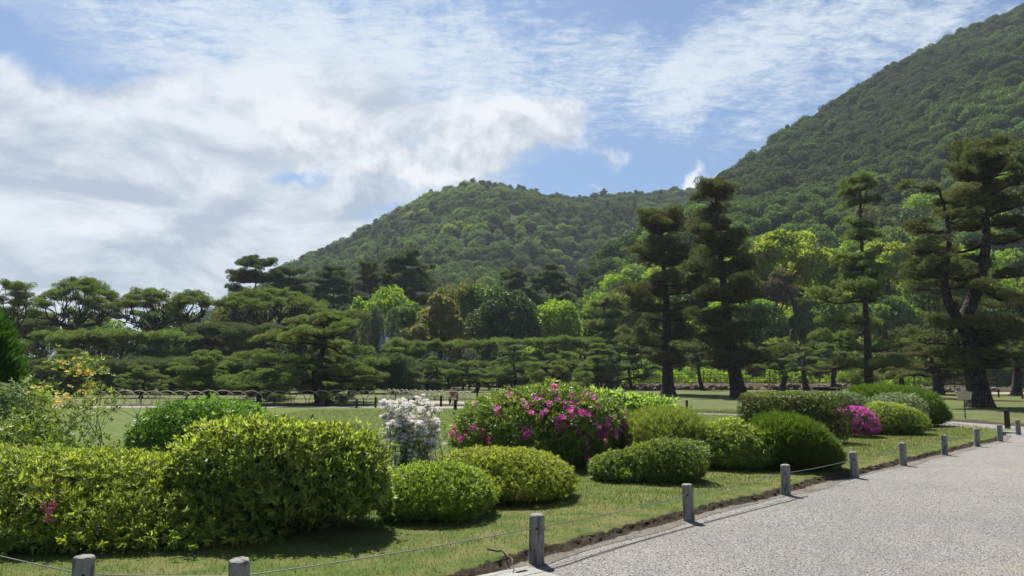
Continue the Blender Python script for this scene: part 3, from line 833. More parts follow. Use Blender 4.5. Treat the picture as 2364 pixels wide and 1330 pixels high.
# E: grey-green shrub at the left edge, F: dark conifer
m_e = F('dull_green_leaves', (0.063, 0.115, 0.054), (0.157, 0.236, 0.098), trans=.36)
shrub('evergreen_bush', 'dull grey-green rounded bush cut by the left edge under the dark conifer', 'shrub', (-8.75, 12.6), (1.05, 1.0), 1.42, m_e, 2600, 6, .06, .022, 18, .95, 2.3, .35, .08, .1, group=AZ)
m_f = F('conifer_sprays', (0.018, 0.057, 0.014), (0.067, 0.155, 0.025), trans=.34, rough=.6, spec=.15)
def conifer():
    rng = np.random.default_rng(19)
    root = thing('conifer_tree', 'dark green columnar conifer with flame-like sprays at the left edge', 'tree', (-11.7, 16.2, GROUND_Z))
    P, N = dome(2600, (0, 0, .15), (1.30, 1.3), 2.62, rng, 1.9, .28, .16, 40, .14, seed=19)
    b = Buf(); up = np.array([.15, -.1, .9])
    # each flame: a bunch of narrow sprays sweeping upward
    A = unit(N * .7 + up + rnd_dirs(len(N), rng) * .18)
    tint = rng.beta(1.4, 1.8, len(P))
    rosettes(b, P, A, 11, .26, .028, .30, rng, 0, tint, .0)
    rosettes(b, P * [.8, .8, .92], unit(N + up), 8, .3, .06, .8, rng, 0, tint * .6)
    tag(b.obj('crown', m_f, root), kind='stuff')
    b = Buf(); tube(b, bend((0, 0, -.05), (.1, 0, 2.9), 10, .02, rng), np.linspace(.16, .03, 10), 9); b.obj('trunk', M['bark_pine'], root)
conifer()

# ------------------------------------------------------------------ flowers
def petal_mat(name, ca, cb, trans=.45):
    return leaf_mat(name, ca, cb, trans, (1.1, 1.0, 1.1), .5, .2)
M['petal_magenta'] = petal_mat('magenta_petals', (.60, .03, .30), (.85, .11, .50))
M['petal_purple'] = petal_mat('purple_petals', (.55, .04, .38), (.78, .14, .56))
M['petal_pink'] = petal_mat('pink_petals', (.72, .10, .20), (.85, .28, .36))
M['petal_orange'] = petal_mat('orange_petals', (.84, .50, .03), (.90, .74, .16))
M['petal_white'] = petal_mat('white_petals', (.70, .69, .64), (.90, .89, .86), .40)
M['stamen'] = leaf_mat('stamens', (.55, .25, .30), (.8, .6, .45), .2)
def flower_mesh(m, seed, R=.038, petals=5, cup=.55):
    rng = np.random.default_rng(seed); b = Buf()
    for k in range(petals):
        a = k / petals * 6.283 + rng.normal(0, .08)
        d = np.array([math.cos(a), math.sin(a), 0]); s = np.array([-d[1], d[0], 0]); z = np.array([0, 0, 1.])
        q = lambda f, w, h: (d * f * R + s * w * R + z * h * R * cup)
        V = [q(0, 0, 0), q(.45, .26, .55), q(.8, .36, .75), q(1.08, 0, .62 + rng.normal(0, .08)), q(.8, -.36, .75), q(.45, -.26, .55), q(.6, 0, .55)]
        b.add(V, [[0, 1, 6, 5], [1, 2, 3, 6], [6, 3, 4, 5]], 0, np.array([.15, .5, .8, .95, .8, .5, .5]))
    for k in range(4):
        a = rng.uniform(0, 6.28); dd = np.array([math.cos(a) * .25, math.sin(a) * .25, 1.1]) * R
        b.add([[-.001, 0, 0], [.001, 0, 0], dd], [[0, 1, 2]], 1, .6)
    return b.mesh('flower', [m, M['stamen']])
def place_flowers(root, spots, P, N, meshes, rng, per=(3, 5), spread_px=9, out=.02, scale=(.85, 1.25), name='flower', jit=.02):
    px, py = project(P); used = 0
    rl = np.array(root.location)
    for sx, sy in spots:
        for _ in range(rng.integers(*per, endpoint=True)):
            tx, ty = sx + rng.normal(0, spread_px), sy + rng.normal(0, spread_px * .8)
            d2 = (px - tx) ** 2 + (py - ty) ** 2 + ((P[:, 1] - P[:, 1].min()) * 4) ** 2 + (N[:, 1] > .2) * 4000
            i = int(np.argmin(d2))
            nrm = unit((N[i] + [0, -.25, .15] + rng.normal(0, .25, 3))[None])[0]
            o = link(name, meshes[int(rng.integers(len(meshes)))], root)
            o.location = Vector(P[i] + nrm * out + rng.normal(0, jit, 3) - rl)
            q = Vector(nrm).to_track_quat('Z', 'Y').to_euler(); o.rotation_euler = q
            o.rotation_euler.rotate_axis('Z', float(rng.uniform(0, 6.28)))
            s = float(rng.uniform(*scale)); o.scale = (s, s, s); used += 1
    return used
rngf = np.random.default_rng(44)
fm = [flower_mesh(M['petal_magenta'], i, .043) for i in range(2)] + [flower_mesh(M['petal_purple'], 7, .040)]
c7 = lambda x, y: (1200 + x / 2.771, 850 + y / 2.771)
c6 = lambda x, y: (600 + x / 2.771, 850 + y / 2.771)
SPOT = [c7(*q) for q in ((222, 155), (420, 188), (115, 205), (275, 235), (300, 240), (390, 255), (375, 295), (400, 300), (440, 320), (250, 345), (320, 350), (235, 355), (480, 372), (540, 375), (525, 410), (530, 440), (500, 430), (415, 440), (640, 385), (670, 330), (735, 395), (605, 435), (650, 480), (695, 470), (640, 530), (670, 525), (425, 515), (425, 565), (40, 410), (260, 395), (150, 285), (320, 655), (620, 400), (560, 340), (180, 240), (350, 205), (80, 300), (470, 240), (330, 300), (30, 250), (700, 420))] + [c6(*q) for q in ((1255, 430), (1290, 450), (1265, 400), (1345, 405), (1357, 250), (1440, 430), (1610, 170), (1700, 410), (1535, 300), (1480, 480))]
place_flowers(root_J, SPOT, PJ, NJ, fm, rngf, (4, 6), 6, .04, (.9, 1.35))
place_flowers(root_A, [(128, 1188)], PA, NA, [flower_mesh(M['petal_pink'], 3, .036)], rngf, (4, 4), 2, .09, (.9, 1.2), jit=.03)
def blossom():
    rng = np.random.default_rng(45); b = Buf()
    P, N = dome(1050, (0, 0, 0), (.53, .53), .74, rng, 2.2, .32, .08, 22, .04, shear=-.2, seed=13)
    k = rng.uniform(0, 1, len(P)) < np.clip(.5 + P[:, 2] * .8, 0, 1); P, N = P[k], N[k]
    for lift, W in ((0.0, .05),):
        rosettes(b, P, unit(N + rnd_dirs(len(N), rng) * .4), 5, .036, .036, .95, rng, 0, rng.uniform(.2, 1, len(P)))
    tag(b.obj('blossom', M['petal_purple'], root_Q), kind='stuff')
blossom()

# ------------------------------------------------------------------ white spirea: arching stems with flower clusters
def spirea():
    rng = np.random.default_rng(51)
    base = np.array([-1.28, 9.75, 0.])
    root = thing('spirea_bush', 'arching white-flowering spirea behind the boxy bush', 'shrub', (base[0], base[1], GROUND_Z), AZ)
    fl = Buf(); lv = Buf(); st = Buf()
    tips = [(875, 935), (885, 945), (905, 935), (930, 930), (940, 940), (955, 945), (985, 925), (990, 938), (1000, 965), (1010, 985), (1012, 1000), (985, 1010), (988, 1040), (990, 1060), (960, 985), (975, 995), (920, 960), (945, 970), (925, 1000), (905, 985), (1005, 950), (965, 955), (1000, 1030), (930, 1020), (890, 1010)]
    tips += [(rng.uniform(885, 1008), rng.uniform(945, 1050)) for _ in range(18)]
    for sx, sy in tips:
        tip = at(sx + rng.normal(0, 3), sy, base[1] + rng.uniform(-.45, .35)) - np.array([base[0], base[1], GROUND_Z])
        b0 = np.array([rng.normal(0, .24), rng.normal(0, .2), 0])
        top = max(tip[2] + .14, .50 + rng.uniform(0, .2))
        mid = np.array([b0[0] * .4 + tip[0] * .6, b0[1] * .4 + tip[1] * .6, top])
        t = np.linspace(0, 1, 16)[:, None]
        path = (1 - t) ** 2 * b0 + 2 * t * (1 - t) * mid + t ** 2 * tip + np.sin(t * 9 + rng.uniform(0, 6)) * .008
        s = Buf(); tube(s, path, np.linspace(.006, .002, 16), 5); s.obj('stem', M['bark_brown'], root)
        for q, f in zip(path, t[:, 0]):
            if f > .32:
                for _ in range(3 if f > .5 else 2):
                    c = q + rng.normal(0, .022, 3) + [0, 0, .012]
                    m = 16; d = rnd_dirs(m, rng); d[:, 2] = np.abs(d[:, 2]) * .6; P = c + d * [.026, .026, .02]
                    rosettes(fl, P, unit(d + [0, 0, .5]), 4, .012, .013, 1.0, rng, 0, rng.uniform(.3, 1, m))
            if f > .12:
                P = q + rng.normal(0, .02, (5, 3)); rosettes(lv, P, rnd_dirs(5, rng), 3, .03, .011, .8, rng)
    tag(fl.obj('blossom', M['petal_white'], root), kind='stuff')
    tag(lv.obj('foliage', m_h, root), kind='stuff')
spirea()

# ------------------------------------------------------------------ sparse azaleas with bare stems at left
def grow(b, p, d, L, r, depth, rng, tips, up=.25):
    n = 5; pts = [p]; q = np.array(p, float); dd = np.array(d, float)
    for i in range(n):
        dd = unit((dd + rng.normal(0, .24, 3) + [0, 0, up * .35])[None])[0]
        q = q + dd * L / n; pts.append(q)
    tube(b, pts, np.linspace(r, r * .62, n + 1), 5, 0)
    if depth == 0: tips.append((q, dd)); return
    for k in range(rng.integers(2, 4)):
        a = unit((dd + rng.normal(0, .55, 3) + [0, 0, .1])[None])[0]
        grow(b, q, a, L * rng.uniform(.6, .85), r * .62, depth - 1, rng, tips, up)
def sparse_shrub(label, bases, seed, leafy, L0, fl_spots, mt, W=.019, LL=.055):
    rng = np.random.default_rng(seed)
    c = np.mean(bases, 0); root = thing('bare_stemmed_azalea', label, 'shrub', (c[0], c[1], GROUND_Z), AZ)
    tips = []
    for bs in bases:
        b = Buf(); tt = []
        lean = rng.normal(0, .3, 3); lean[2] = 1
        grow(b, np.array([bs[0] - c[0], bs[1] - c[1], -.02]), unit(lean[None])[0], L0, .0095, 3, rng, tt)
        b.obj('stem', M['bark_brown'], root); tips += tt
    P = np.array([t[0] for t in tips]); D = np.array([t[1] for t in tips])
    W0 = P + np.array([c[0], c[1], GROUND_Z]); px, py = project(W0)
    keep = rng.uniform(0, 1, len(P)) < leafy(px, py)
    b = Buf()
    Pk, Dk = P[keep], D[keep]
    Pk = np.repeat(Pk, 8, 0) + rng.normal(0, .075, (len(Pk) * 8, 3)); Dk = unit(np.repeat(Dk, 8, 0) + rnd_dirs(len(Pk), rng) * .5)
    rosettes(b, Pk, unit(Dk + [0, 0, .3]), 6, LL, W, .95, rng)
    tag(b.obj('foliage', mt, root), kind='stuff')
    if fl_spots:
        meshes = [flower_mesh(M['petal_orange'], i, .035) for i in range(2)]
        place_flowers(root, fl_spots, W0, D, meshes, rng, (3, 5), 9, .04, (.8, 1.2), jit=.06)
    return root
m_d = F('thin_azalea_leaves', (0.069, 0.115, 0.026), (0.258, 0.338, 0.098), trans=.42, spec=.3)
sparse_shrub('leggy azalea with orange-yellow flowers on its crown at far left', [(-5.75, 9.5), (-5.6, 9.65), (-5.4, 9.45), (-5.25, 9.7), (-5.9, 9.7)], 61, lambda x, y: np.where(x < 275, .95, .25), .62, [(110, 905), (120, 915), (125, 900), (150, 885), (165, 880), (175, 885), (190, 882), (200, 890), (160, 900), (140, 895), (205, 905)], m_d)
sparse_shrub('nearly leafless azalea of thin dark stems beside the bright green bush', [(-4.95, 9.6), (-4.8, 9.75), (-4.65, 9.6)], 62, lambda x, y: np.where(y < 965, .10, .05), .62, [], m_d)
shrub('small_leaved_shrub', 'loose grey-yellow small-leaved shrub at the left edge behind the wide azalea', 'shrub', (-6.15, 9.7), (.85, .6), .98, m_d, 1500, 6, .046, .018, 63, 1.0, 2.2, .4, .12, .2, group=AZ, inner=.25)

# ------------------------------------------------------------------ pines
def pad_mesh(seed, n=430, k=8, h=.40, L=.18, W=.019):
    """a shelf of needle tufts about 1 m in radius, on a fan of twigs"""
    rng = np.random.default_rng(seed); b = Buf()
    m = rng.integers(7, 11); a = rng.uniform(0, 6.28, m); rr = np.sqrt(rng.uniform(0.02, 1, m)) * .72
    C = np.column_stack([np.cos(a) * rr, np.sin(a) * rr, .16 * (1 - rr) + rng.normal(0, .09, m)]); cr = rng.uniform(.26, .46, m)
    q = rng.choice(m, n, p=cr ** 2 / (cr ** 2).sum())
    d = rnd_dirs(n, rng); d[:, 2] = np.abs(d[:, 2]) * rng.choice([1, 1, 1, -.35], n)
    rad = (1 - np.abs(rng.normal(0, .22, n))).clip(.2, 1)
    P = C[q] + d * (cr[q] * rad)[:, None] * np.array([1, 1, h / .42])
    N = unit(d * [.8, .8, .4] + [0, 0, .75])
    tint = np.clip(rng.beta(1.6, 1.9, n), 0, 1)
    tufts(b, P, N, k, L, W, .75, rng, 0, tint)
    for c in C:
        tube(b, bend((0, 0, -.10), c + [0, 0, -.02], 5, .10, rng), np.linspace(.026, .008, 5), 4, 1)
        for _ in range(2):
            e = c + np.append(rng.normal(0, .2, 2), .05); tube(b, bend(c * .7, e, 4, .12, rng), np.linspace(.014, .005, 4), 3, 1)
    return b.mesh('foliage_pad', [M['needle'], M['bark_pine']])
PADS = [pad_mesh(200 + i) for i in range(7)]
PADS_ROUND = [pad_mesh(230 + i, 480, 8, .46, .19, .022) for i in range(4)]

def put_pad(root, p, s, rng, m, pads=None, zs=1.0, name='foliage_pad'):
    pads = pads or PADS
    o = link(name, pads[int(rng.integers(len(pads)))], root)
    o.location = [float(x) for x in p]; o.rotation_euler = (float(rng.normal(0, .17)), float(rng.normal(0, .17)), float(rng.uniform(0, 6.28)))
    o.scale = (s * float(rng.uniform(.9, 1.15)), s * float(rng.uniform(.9, 1.15)), s * zs)
    if m is not M['needle']:
        o.material_slots[0].link = 'OBJECT'; o.material_slots[0].material = m
    return o

def trunk_obj(root, path, r0, r1, rng, m=None, sides=14, flare=1.5):
    path = np.asarray(path, float); n = max(24, len(path) * 4)
    s = np.linspace(0, 1, n); u = np.linspace(0, 1, len(path))
    if len(path) > 2:
        sm = smooth_poly([tuple(p) for p in path], np.linalg.norm(path[-1] - path[0]) / n)
    else: sm = bend(path[0], path[1], n, .02, rng)
    t = np.linspace(0, 1, len(sm))
    r = r0 + (r1 - r0) * t ** .8 + r0 * (flare - 1) * np.exp(-t * 22)
    b = Buf(); tube(b, sm, r, sides, 0, False, .05, rng)
    b.obj('trunk', m or M['bark_pine'], root, smooth=True)
    return sm, r

def limb_obj(root, path, r0, r1, m=None):
    b = Buf(); tube(b, path, np.linspace(r0, r1, len(path)), 6, 0); return b.obj('limb', m or M['bark_pine'], root, smooth=True)

def pine(label, Y, trunk_px, r0, prof, seed, m, dz=.6, per=3.4, pads=None, pad=(.65, 1.0), z_first=None, droop=.05, rise=.10, group=None, r_top=.05, depth=.85, zs=.9, npad=3, rv=.07, bare=False, cat='tree', name='pine_tree', base_z=.07, inner=True):
    """a pine whose trunk and outline were measured in the photograph: prof rows are (py, left px, right px)"""
    rng = np.random.default_rng(seed)
    W = [at(x, y, Y) for x, y in trunk_px]
    base = W[0].copy(); base[2] = base_z
    root = thing(name, label, cat, base, group)
    T = [w - base for w in W]; T[0][2] = -.1
    for i in range(1, len(T)): T[i][1] += rng.normal(0, .12)
    sm, rad = trunk_obj(root, T, r0, r_top, rng)
    pz = [at(1182, r[0], Y)[2] - base_z for r in prof]; o = np.argsort(pz)
    pz = np.array(pz)[o]
    lx = np.array([at(r[1], r[0], Y)[0] - base[0] for r in prof])[o]; rx = np.array([at(r[2], r[0], Y)[0] - base[0] for r in prof])[o]
    z = z_first if z_first is not None else pz[0]
    while z < pz[-1]:
        i = int(np.argmin(np.abs(sm[:, 2] - z))); c = sm[i]
        l = c[0] - np.interp(z, pz, lx); r = np.interp(z, pz, rx) - c[0]
        k = int(per) + (rng.uniform() < per % 1); a0 = rng.uniform(0, 6.28)
        for q in range(k):
            a = a0 + q / k * 6.283 + rng.normal(0, .35)
            ca, sa = math.cos(a), math.sin(a)
            ext = math.hypot((r if ca > 0 else l) * ca, .5 * (l + r) * depth * sa) * (rng.uniform(.58, 1.12) if bare else rng.uniform(.68, 1.0))
            if bare and sa < -.6 and rng.uniform() < .4: continue
            if ext < .3: ext = .3
            tip = c + np.array([ca * ext, sa * ext, ext * (rise + rng.normal(0, rv))])
            path = bend(c, tip, 8, .045, rng, droop)
            rr = min(rad[i] * .55, .02 + .028 * ext)
            lb = limb_obj(root, path, rr, .016)
            ps = rng.uniform(*pad) * (min(1.0, .66 + ext * .2) if bare else min(1.0, .42 + ext * .24))
            fr = ([1.0, .82, .62, .42] if ext > 2.3 else [1.0, .70, .42]) if ext > 1.5 else ([.95, .5] if ext > .8 else [.8])
            for f in fr:
                p = path[int(f * 7)] + np.array([0, 0, .10])
                side = np.array([-sa, ca, 0]) * rng.normal(0, .18 * ext) * (f > .5)
                put_pad(lb, p + side - np.array([ca, sa, 0]) * ps * .45 * (f == 1.0), ps * (1.0 if f > .6 else .85), rng, m, pads, zs)
        z += dz * rng.uniform(.75, 1.3)
    top = sm[-1]
    for _ in range(4): put_pad(root, top + rng.normal(0, .45, 3) * [1, 1, .5] - [0, 0, .2], rng.uniform(*pad) * (.95 if bare else .8), rng, m, pads, zs)
    if bare:                                                     # the rounded head of an old pine
        for _ in range(9):
            a = rng.uniform(0, 6.283); e = rng.uniform(.35, 1.0) * pad[1]; q = sm[int(rng.uniform(.86, .96) * (len(sm) - 1))]
            tip = np.array([top[0] + math.cos(a) * e, top[1] + math.sin(a) * e, top[2] - rng.uniform(.15, .9)])
            put_pad(limb_obj(root, bend(q, tip, 6, .06, rng), .04, .014), tip, rng.uniform(*pad) * .75, rng, m, pads, zs)
    return root

TALL = 'tall pines standing on the back lawn'
pine('tall dark pine with a straight trunk, left of the two close together', 61, [(1543, 908), (1541, 820), (1537, 700), (1530, 600), (1526, 520), (1527, 490)], .52,
     [(850, 1470, 1590), (760, 1395, 1640), (700, 1385, 1650), (640, 1415, 1630), (560, 1450, 1585), (520, 1465, 1580), (488, 1500, 1560)], 301, M['needle_brown'], 1.05, 3.5, pad=(.8, 1.3), group=TALL, z_first=2.6, zs=1.0, rv=.17, bare=True, npad=3, pads=PADS + PADS_ROUND)
pine('tallest of the paired pines, its trunk leaning at the foot', 52, [(1708, 922), (1695, 850), (1680, 770), (1668, 660), (1660, 560), (1654, 470), (1650, 428)], .50,
     [(880, 1640, 1830), (800, 1575, 1800), (740, 1580, 1830), (660, 1575, 1750), (600, 1575, 1735), (520, 1585, 1722), (470, 1600, 1722), (425, 1612, 1690)], 302, M['needle_brown'], .95, 3.5, pad=(.7, 1.2), group=TALL, z_first=1.9, zs=1.0, rv=.17, bare=True, npad=3, pads=PADS + PADS_ROUND)
pine('slender tall pine with a bare straight stem behind the clipped hedge', 56, [(2005, 905), (2003, 830), (1998, 720), (1990, 600), (1987, 500), (1985, 420)], .34,
     [(860, 1900, 2110), (790, 1850, 2120), (740, 1855, 2060), (660, 1905, 2050), (560, 1935, 2035), (480, 1950, 2025), (415, 1965, 2010)], 303, M['needle'], 1.0, 3.2, pad=(.7, 1.1), group=TALL, z_first=2.2, zs=1.0, rv=.17, bare=True, npad=3, pads=PADS + PADS_ROUND)
def big_pine():
    Y = 37
    root = pine('huge old pine at right whose thick trunk forks into two leaders', Y, [(2262, 940), (2250, 870), (2238, 780), (2225, 745), (2258, 660), (2275, 560), (2270, 460), (2268, 345)], .50,
         [(850, 2150, 2330), (790, 2090, 2400), (700, 2075, 2420), (640, 2060, 2460), (560, 2150, 2460), (470, 2140, 2430), (400, 2180, 2400), (345, 2190, 2330), (325, 2210, 2310)], 304, M['needle_brown'], .72, 2.8, pad=(.65, 1.0), group=TALL, z_first=1.7, r_top=.06, zs=1.0, rv=.17, bare=True, npad=3)
    rng = np.random.default_rng(305); base = np.array(root.location)
    L = [np.array(at(x, y, Y)) - base for x, y in ((2228, 760), (2190, 700), (2165, 640), (2172, 560), (2168, 500), (2150, 440))]
    L[2][1] -= .6; L[3][1] -= .7; L[4][1] -= .6; L[5][1] -= .6
    sm = smooth_poly([tuple(p) for p in L], .35); b = Buf(); tube(b, sm, np.linspace(.26, .05, len(sm)), 10, 0, False, .05, rng); b.obj('limb', M['bark_pine'], root, smooth=True)
    for f in np.linspace(.35, 1, 9):
        c = sm[int(f * (len(sm) - 1))]
        for q in range(3):
            a = rng.uniform(0, 6.28); e = rng.uniform(.9, 1.9) * (1.1 - .35 * f)
            tip = c + np.array([math.cos(a) * e, math.sin(a) * e, .1]); path = bend(c, tip, 6, .05, rng, .04); limb_obj(root, path, .05, .015)
            put_pad(root, tip, rng.uniform(.6, .95), rng, M['needle_brown'], None, .8)
big_pine()

# --------------------------------------------------------------- layered garden pines
GARDEN = 'layered garden pines on the back lawn'
def niwaki(label, px, base_py, Y, w, top, seed, m=None, lean=0, tiers=None, pad=(.5, .8), r0=.2, low=.25, off=0, broad=False):
    """a trained pine: crooked trunk, level limbs and flat shelves"""
    zb = at(px, base_py, Y)
    rng = np.random.default_rng(seed)
    H = base_py - top
    tx = [(px, base_py), (px + rng.normal(0, .05) * w + lean * .3, base_py - H * .3), (px + rng.normal(0, .08) * w + lean * .7, base_py - H * .62), (px + lean, top + H * .08)]
    k = w / 2
    prof = [(base_py - H * low, px - k * .95 + off, px + k * .95 + off), (base_py - H * (low + .2), px - k + off, px + k + off), (base_py - H * .65, px - k * .72 + lean * .6 + off, px + k * .72 + lean * .6 + off), (base_py - H * .85, px - k * .45 + lean, px + k * .45 + lean), (top, px - k * .22 + lean, px + k * .22 + lean)]
    if broad: prof = [(base_py - H * low, px - k, px + k), (base_py - H * .45, px - k * 1.15, px + k * 1.1), (base_py - H * .7, px - k * .95, px + k * .95), (base_py - H * .86, px - k * .62, px + k * .55), (top, px - k * .3, px + k * .22)]
    hm = H * Y / FPX
    dz = hm / (tiers or 6)
    return pine(label, Y, tx, r0, prof, seed, m or M['needle'], dz, 4.6, pad=(pad[0] * .85, pad[1] * .85), group=GARDEN, rv=.1, droop=.03, rise=.02, r_top=.04, depth=.9, zs=.72, npad=3, name='garden_pine')
niwaki('largest spreading garden pine, on a massive trunk behind the arched hoops', 745, 925, 43, 340, 722, 401, tiers=9, pad=(.7, 1.05), r0=.42, low=.10, broad=True)
niwaki('low garden pine with tiered shelves left of the largest spreading pine', 480, 912, 47, 235, 812, 402, tiers=7, pad=(.6, .9), r0=.2, low=.05)
niwaki('small low garden pine reaching down at the left of the hoops', 600, 918, 45, 190, 858, 411, tiers=4, pad=(.6, .9), r0=.16, low=.05)
niwaki('small garden pine on a bent trunk seen past the leggy azalea stems', 325, 910, 52, 145, 845, 403, tiers=5, pad=(.5, .75), r0=.15, low=.15)
niwaki('rounded dome-shaped garden pine beside the dark conifer', 158, 910, 55, 165, 806, 404, tiers=8, pad=(.65, .9), r0=.18, low=.06)
niwaki('neat garden pine with a short straight trunk behind the far row of hoops', 986, 906, 71, 120, 822, 405, tiers=5, pad=(.5, .8), r0=.22, low=.3)
niwaki('garden pine on a curved trunk beside the small roofed signboard', 1096, 908, 68, 135, 836, 406, tiers=4, pad=(.55, .85), r0=.24, lean=-12, low=.38)
niwaki('cone-shaped garden pine with five clear tiers above the magenta azalea', 1186, 904, 72, 160, 790, 407, tiers=7, pad=(.6, .95), r0=.24, low=.25)
niwaki('broad low garden pine just behind the magenta azalea', 1292, 902, 66, 190, 815, 408, tiers=5, pad=(.65, .95), r0=.22, low=.15)
niwaki('pale garden pine between the largest spreading pine and the hoops', 905, 905, 66, 140, 800, 409, tiers=6, pad=(.6, .9), r0=.2, low=.15)
niwaki('dark garden pine under the left tall pine', 1380, 900, 74, 150, 790, 410, tiers=6, pad=(.7, 1.0), r0=.22, low=.15)
niwaki('dusky wide pine at the foot of the paired tall pines', 1460, 900, 78, 190, 775, 412, M['needle_dark'], tiers=6, pad=(.8, 1.1), r0=.22, low=.2)
niwaki('crooked garden pine just right of the leaning tall pine', 1803, 895, 72, 170, 775, 413, tiers=5, pad=(.65, .95), r0=.34, low=.35)
niwaki('garden pine with pale bare twigs above the clipped hedge', 1863, 895, 74, 130, 800, 414, tiers=4, pad=(.5, .8), r0=.38, low=.45)
niwaki('garden pine on an upright trunk behind the hedge corner', 1925, 893, 76, 170, 770, 415, tiers=5, pad=(.7, 1.0), r0=.34, low=.35)
niwaki('stout-trunked garden pine behind the large juniper mound', 2167, 905, 60, 230, 770, 416, M['needle_brown'], tiers=6, pad=(.7, 1.05), r0=.46, low=.3)
niwaki('wide hanging pine at the right edge beyond the sandy ground', 2345, 900, 58, 170, 735, 417, tiers=7, pad=(.7, 1.05), r0=.4, low=.35)
niwaki('garden pine between the slender tall pine and the huge old one', 2085, 900, 66, 160, 790, 418, M['needle_brown'], tiers=5, pad=(.7, 1.0), r0=.28, low=.3)
niwaki('pine leaning behind the bamboo fence between the paired pines', 1622, 894, 77, 150, 780, 419, M['needle_dark'], tiers=5, pad=(.7, 1.0), r0=.26, low=.42, lean=-10)

# --------------------------------------------------------------- box-trained umbrella pines
def umbrella(label, px, Y, w, top, under, seed, m=None, fork=None, r0=.22, n=34, lean=0, nl=6, pad=(.75, 1.1), thick=.45, deep=.6):
    rng = np.random.default_rng(seed)
    base = at(px + lean, 880, Y); base[2] = .07
    root = thing('umbrella_pine', label, 'tree', base, 'flat-topped pines along the back hedge')
    zt = at(px, top, Y)[2] - .07; zu = at(px, under, Y)[2] - .07; hw = w / 2 * Y / FPX
    dx = (px - (px + lean)) * Y / FPX
    fz = zu * .55 if fork is None else at(px, fork, Y)[2]
    f = np.array([dx * .4 + rng.normal(0, .2), 0, fz])
    trunk_obj(root, [(0, 0, -.1), (rng.normal(0, .25), 0, fz * .5), tuple(f)], r0, r0 * .75, rng)
    mains = []
    for i in range(nl):
        a = (i + rng.uniform(-.3, .3)) / nl * 6.283
        e = np.array([dx + math.cos(a) * hw * .62, math.sin(a) * hw * deep * .6, zu + (zt - zu) * rng.uniform(-.1, .25)])
        path = bend(f, e, 10, .085, rng, -.05); limb_obj(root, path, r0 * .62, .05); mains.append(path)
    for k in range(n):
        u = math.sqrt(rng.uniform(0.0, 1)); a = rng.uniform(0, 6.283)
        x, y = u * math.cos(a), u * math.sin(a)
        z = zt - (zt - zu) * thick * (u ** 2.2) - rng.uniform(0, .12) * (zt - zu)
        p = np.array([dx + x * hw * .92, y * hw * deep, z])
        j = min(range(nl), key=lambda q: np.linalg.norm((mains[q][-1] - p) * [1, 1, .5]))
        s = mains[j][int(rng.integers(5, 10))]
        lb = limb_obj(root, bend(s, p - [0, 0, .15], 7, .11, rng, .05), .075, .02)
        put_pad(lb, p, rng.uniform(*pad), rng, m or M['needle'], None, .85)
    return root
umbrella('umbrella pine with twisted limbs at far left, second from the frame edge', 172, 74, 210, 646, 745, 501, fork=765, n=64, thick=.85, deep=.8, nl=7, r0=.34)
umbrella('small ragged pine at the extreme left above the conifer', 12, 70, 120, 645, 740, 502, n=20, nl=5, r0=.2, thick=.8)
umbrella('umbrella pine with a wide fork in the middle of the left row', 330, 77, 165, 670, 745, 503, fork=770, n=46, thick=.8, deep=.8, lean=20, r0=.28)
umbrella('narrow flat-topped pine on a single dark stem', 432, 78, 105, 674, 735, 504, fork=745, n=26, thick=.7, deep=.8, nl=4, r0=.24)
umbrella('longest flat-topped pine, an even canopy over a lattice of limbs', 615, 81, 285, 672, 740, 505, fork=775, n=84, nl=10, r0=.42, thick=.7, deep=.7)
umbrella('low umbrella pine tucked behind the largest spreading garden pine', 715, 86, 120, 700, 760, 506, n=18, nl=5, r0=.25)
# clipped pine hedges: closely set low pines with level tops
def hedge_pine(label, x0, x1, top, Y, seed, m=None, n=40, pad=(.85, 1.2), depth=2.0, bottom=.3):
    rng = np.random.default_rng(seed)
    a, b_ = at(x0, 880, Y)[0], at(x1, 880, Y)[0]; zt = at(x0, top, Y)[2] - .07
    c = np.array([(a + b_) / 2, Y, .07]); root = thing('pine_hedge', label, 'hedge', c, 'clipped pine hedges at the back of the lawn')
    hw = (b_ - a) / 2
    for k in range(max(2, int(hw * 2 / 2.2))):
        x = -hw + (k + .5) * hw * 2 / max(2, int(hw * 2 / 2.2)) + rng.normal(0, .2)
        b = Buf(); tube(b, bend((x, 0, -.1), (x + rng.normal(0, .3), rng.normal(0, .2), zt * .8), 8, .07, rng), np.linspace(.14, .06, 8), 8, 0, False, .05, rng); b.obj('trunk', M['bark_pine'], root)
        for _ in range(3):
            q = np.array([x, 0, zt * rng.uniform(.3, .6)]); limb_obj(root, bend(q, q + [rng.normal(0, .9), rng.normal(0, .6), zt * .25], 6, .1, rng), .06, .02)
    for k in range(n * 2):
        u = rng.uniform(-1, 1); v = rng.uniform(0, 1)
        if v < .42: p = (u * hw, rng.uniform(-.8, .6) * depth, zt - .25 + rng.normal(0, .16))
        else: p = (u * hw, -depth * rng.uniform(.3, .95), zt * rng.uniform(bottom * .3, .92))
        put_pad(root, p, rng.uniform(*pad), rng, m or M['needle'], None, .85)
    return root
hedge_pine('left part of the mid-height pine hedge under the umbrella pines', 70, 265, 775, 66, 511, n=44)
hedge_pine('dark middle part of the pine hedge below the fork of the umbrella pine', 255, 445, 775, 68, 512, n=40)
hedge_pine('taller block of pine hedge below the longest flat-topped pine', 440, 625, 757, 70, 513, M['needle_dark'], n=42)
hedge_pine('long level pine hedge below the bright broadleaf trees, left half', 900, 1160, 795, 84, 514, n=54)
hedge_pine('long level pine hedge below the bright broadleaf trees, right half', 1140, 1420, 788, 86, 515, n=56)
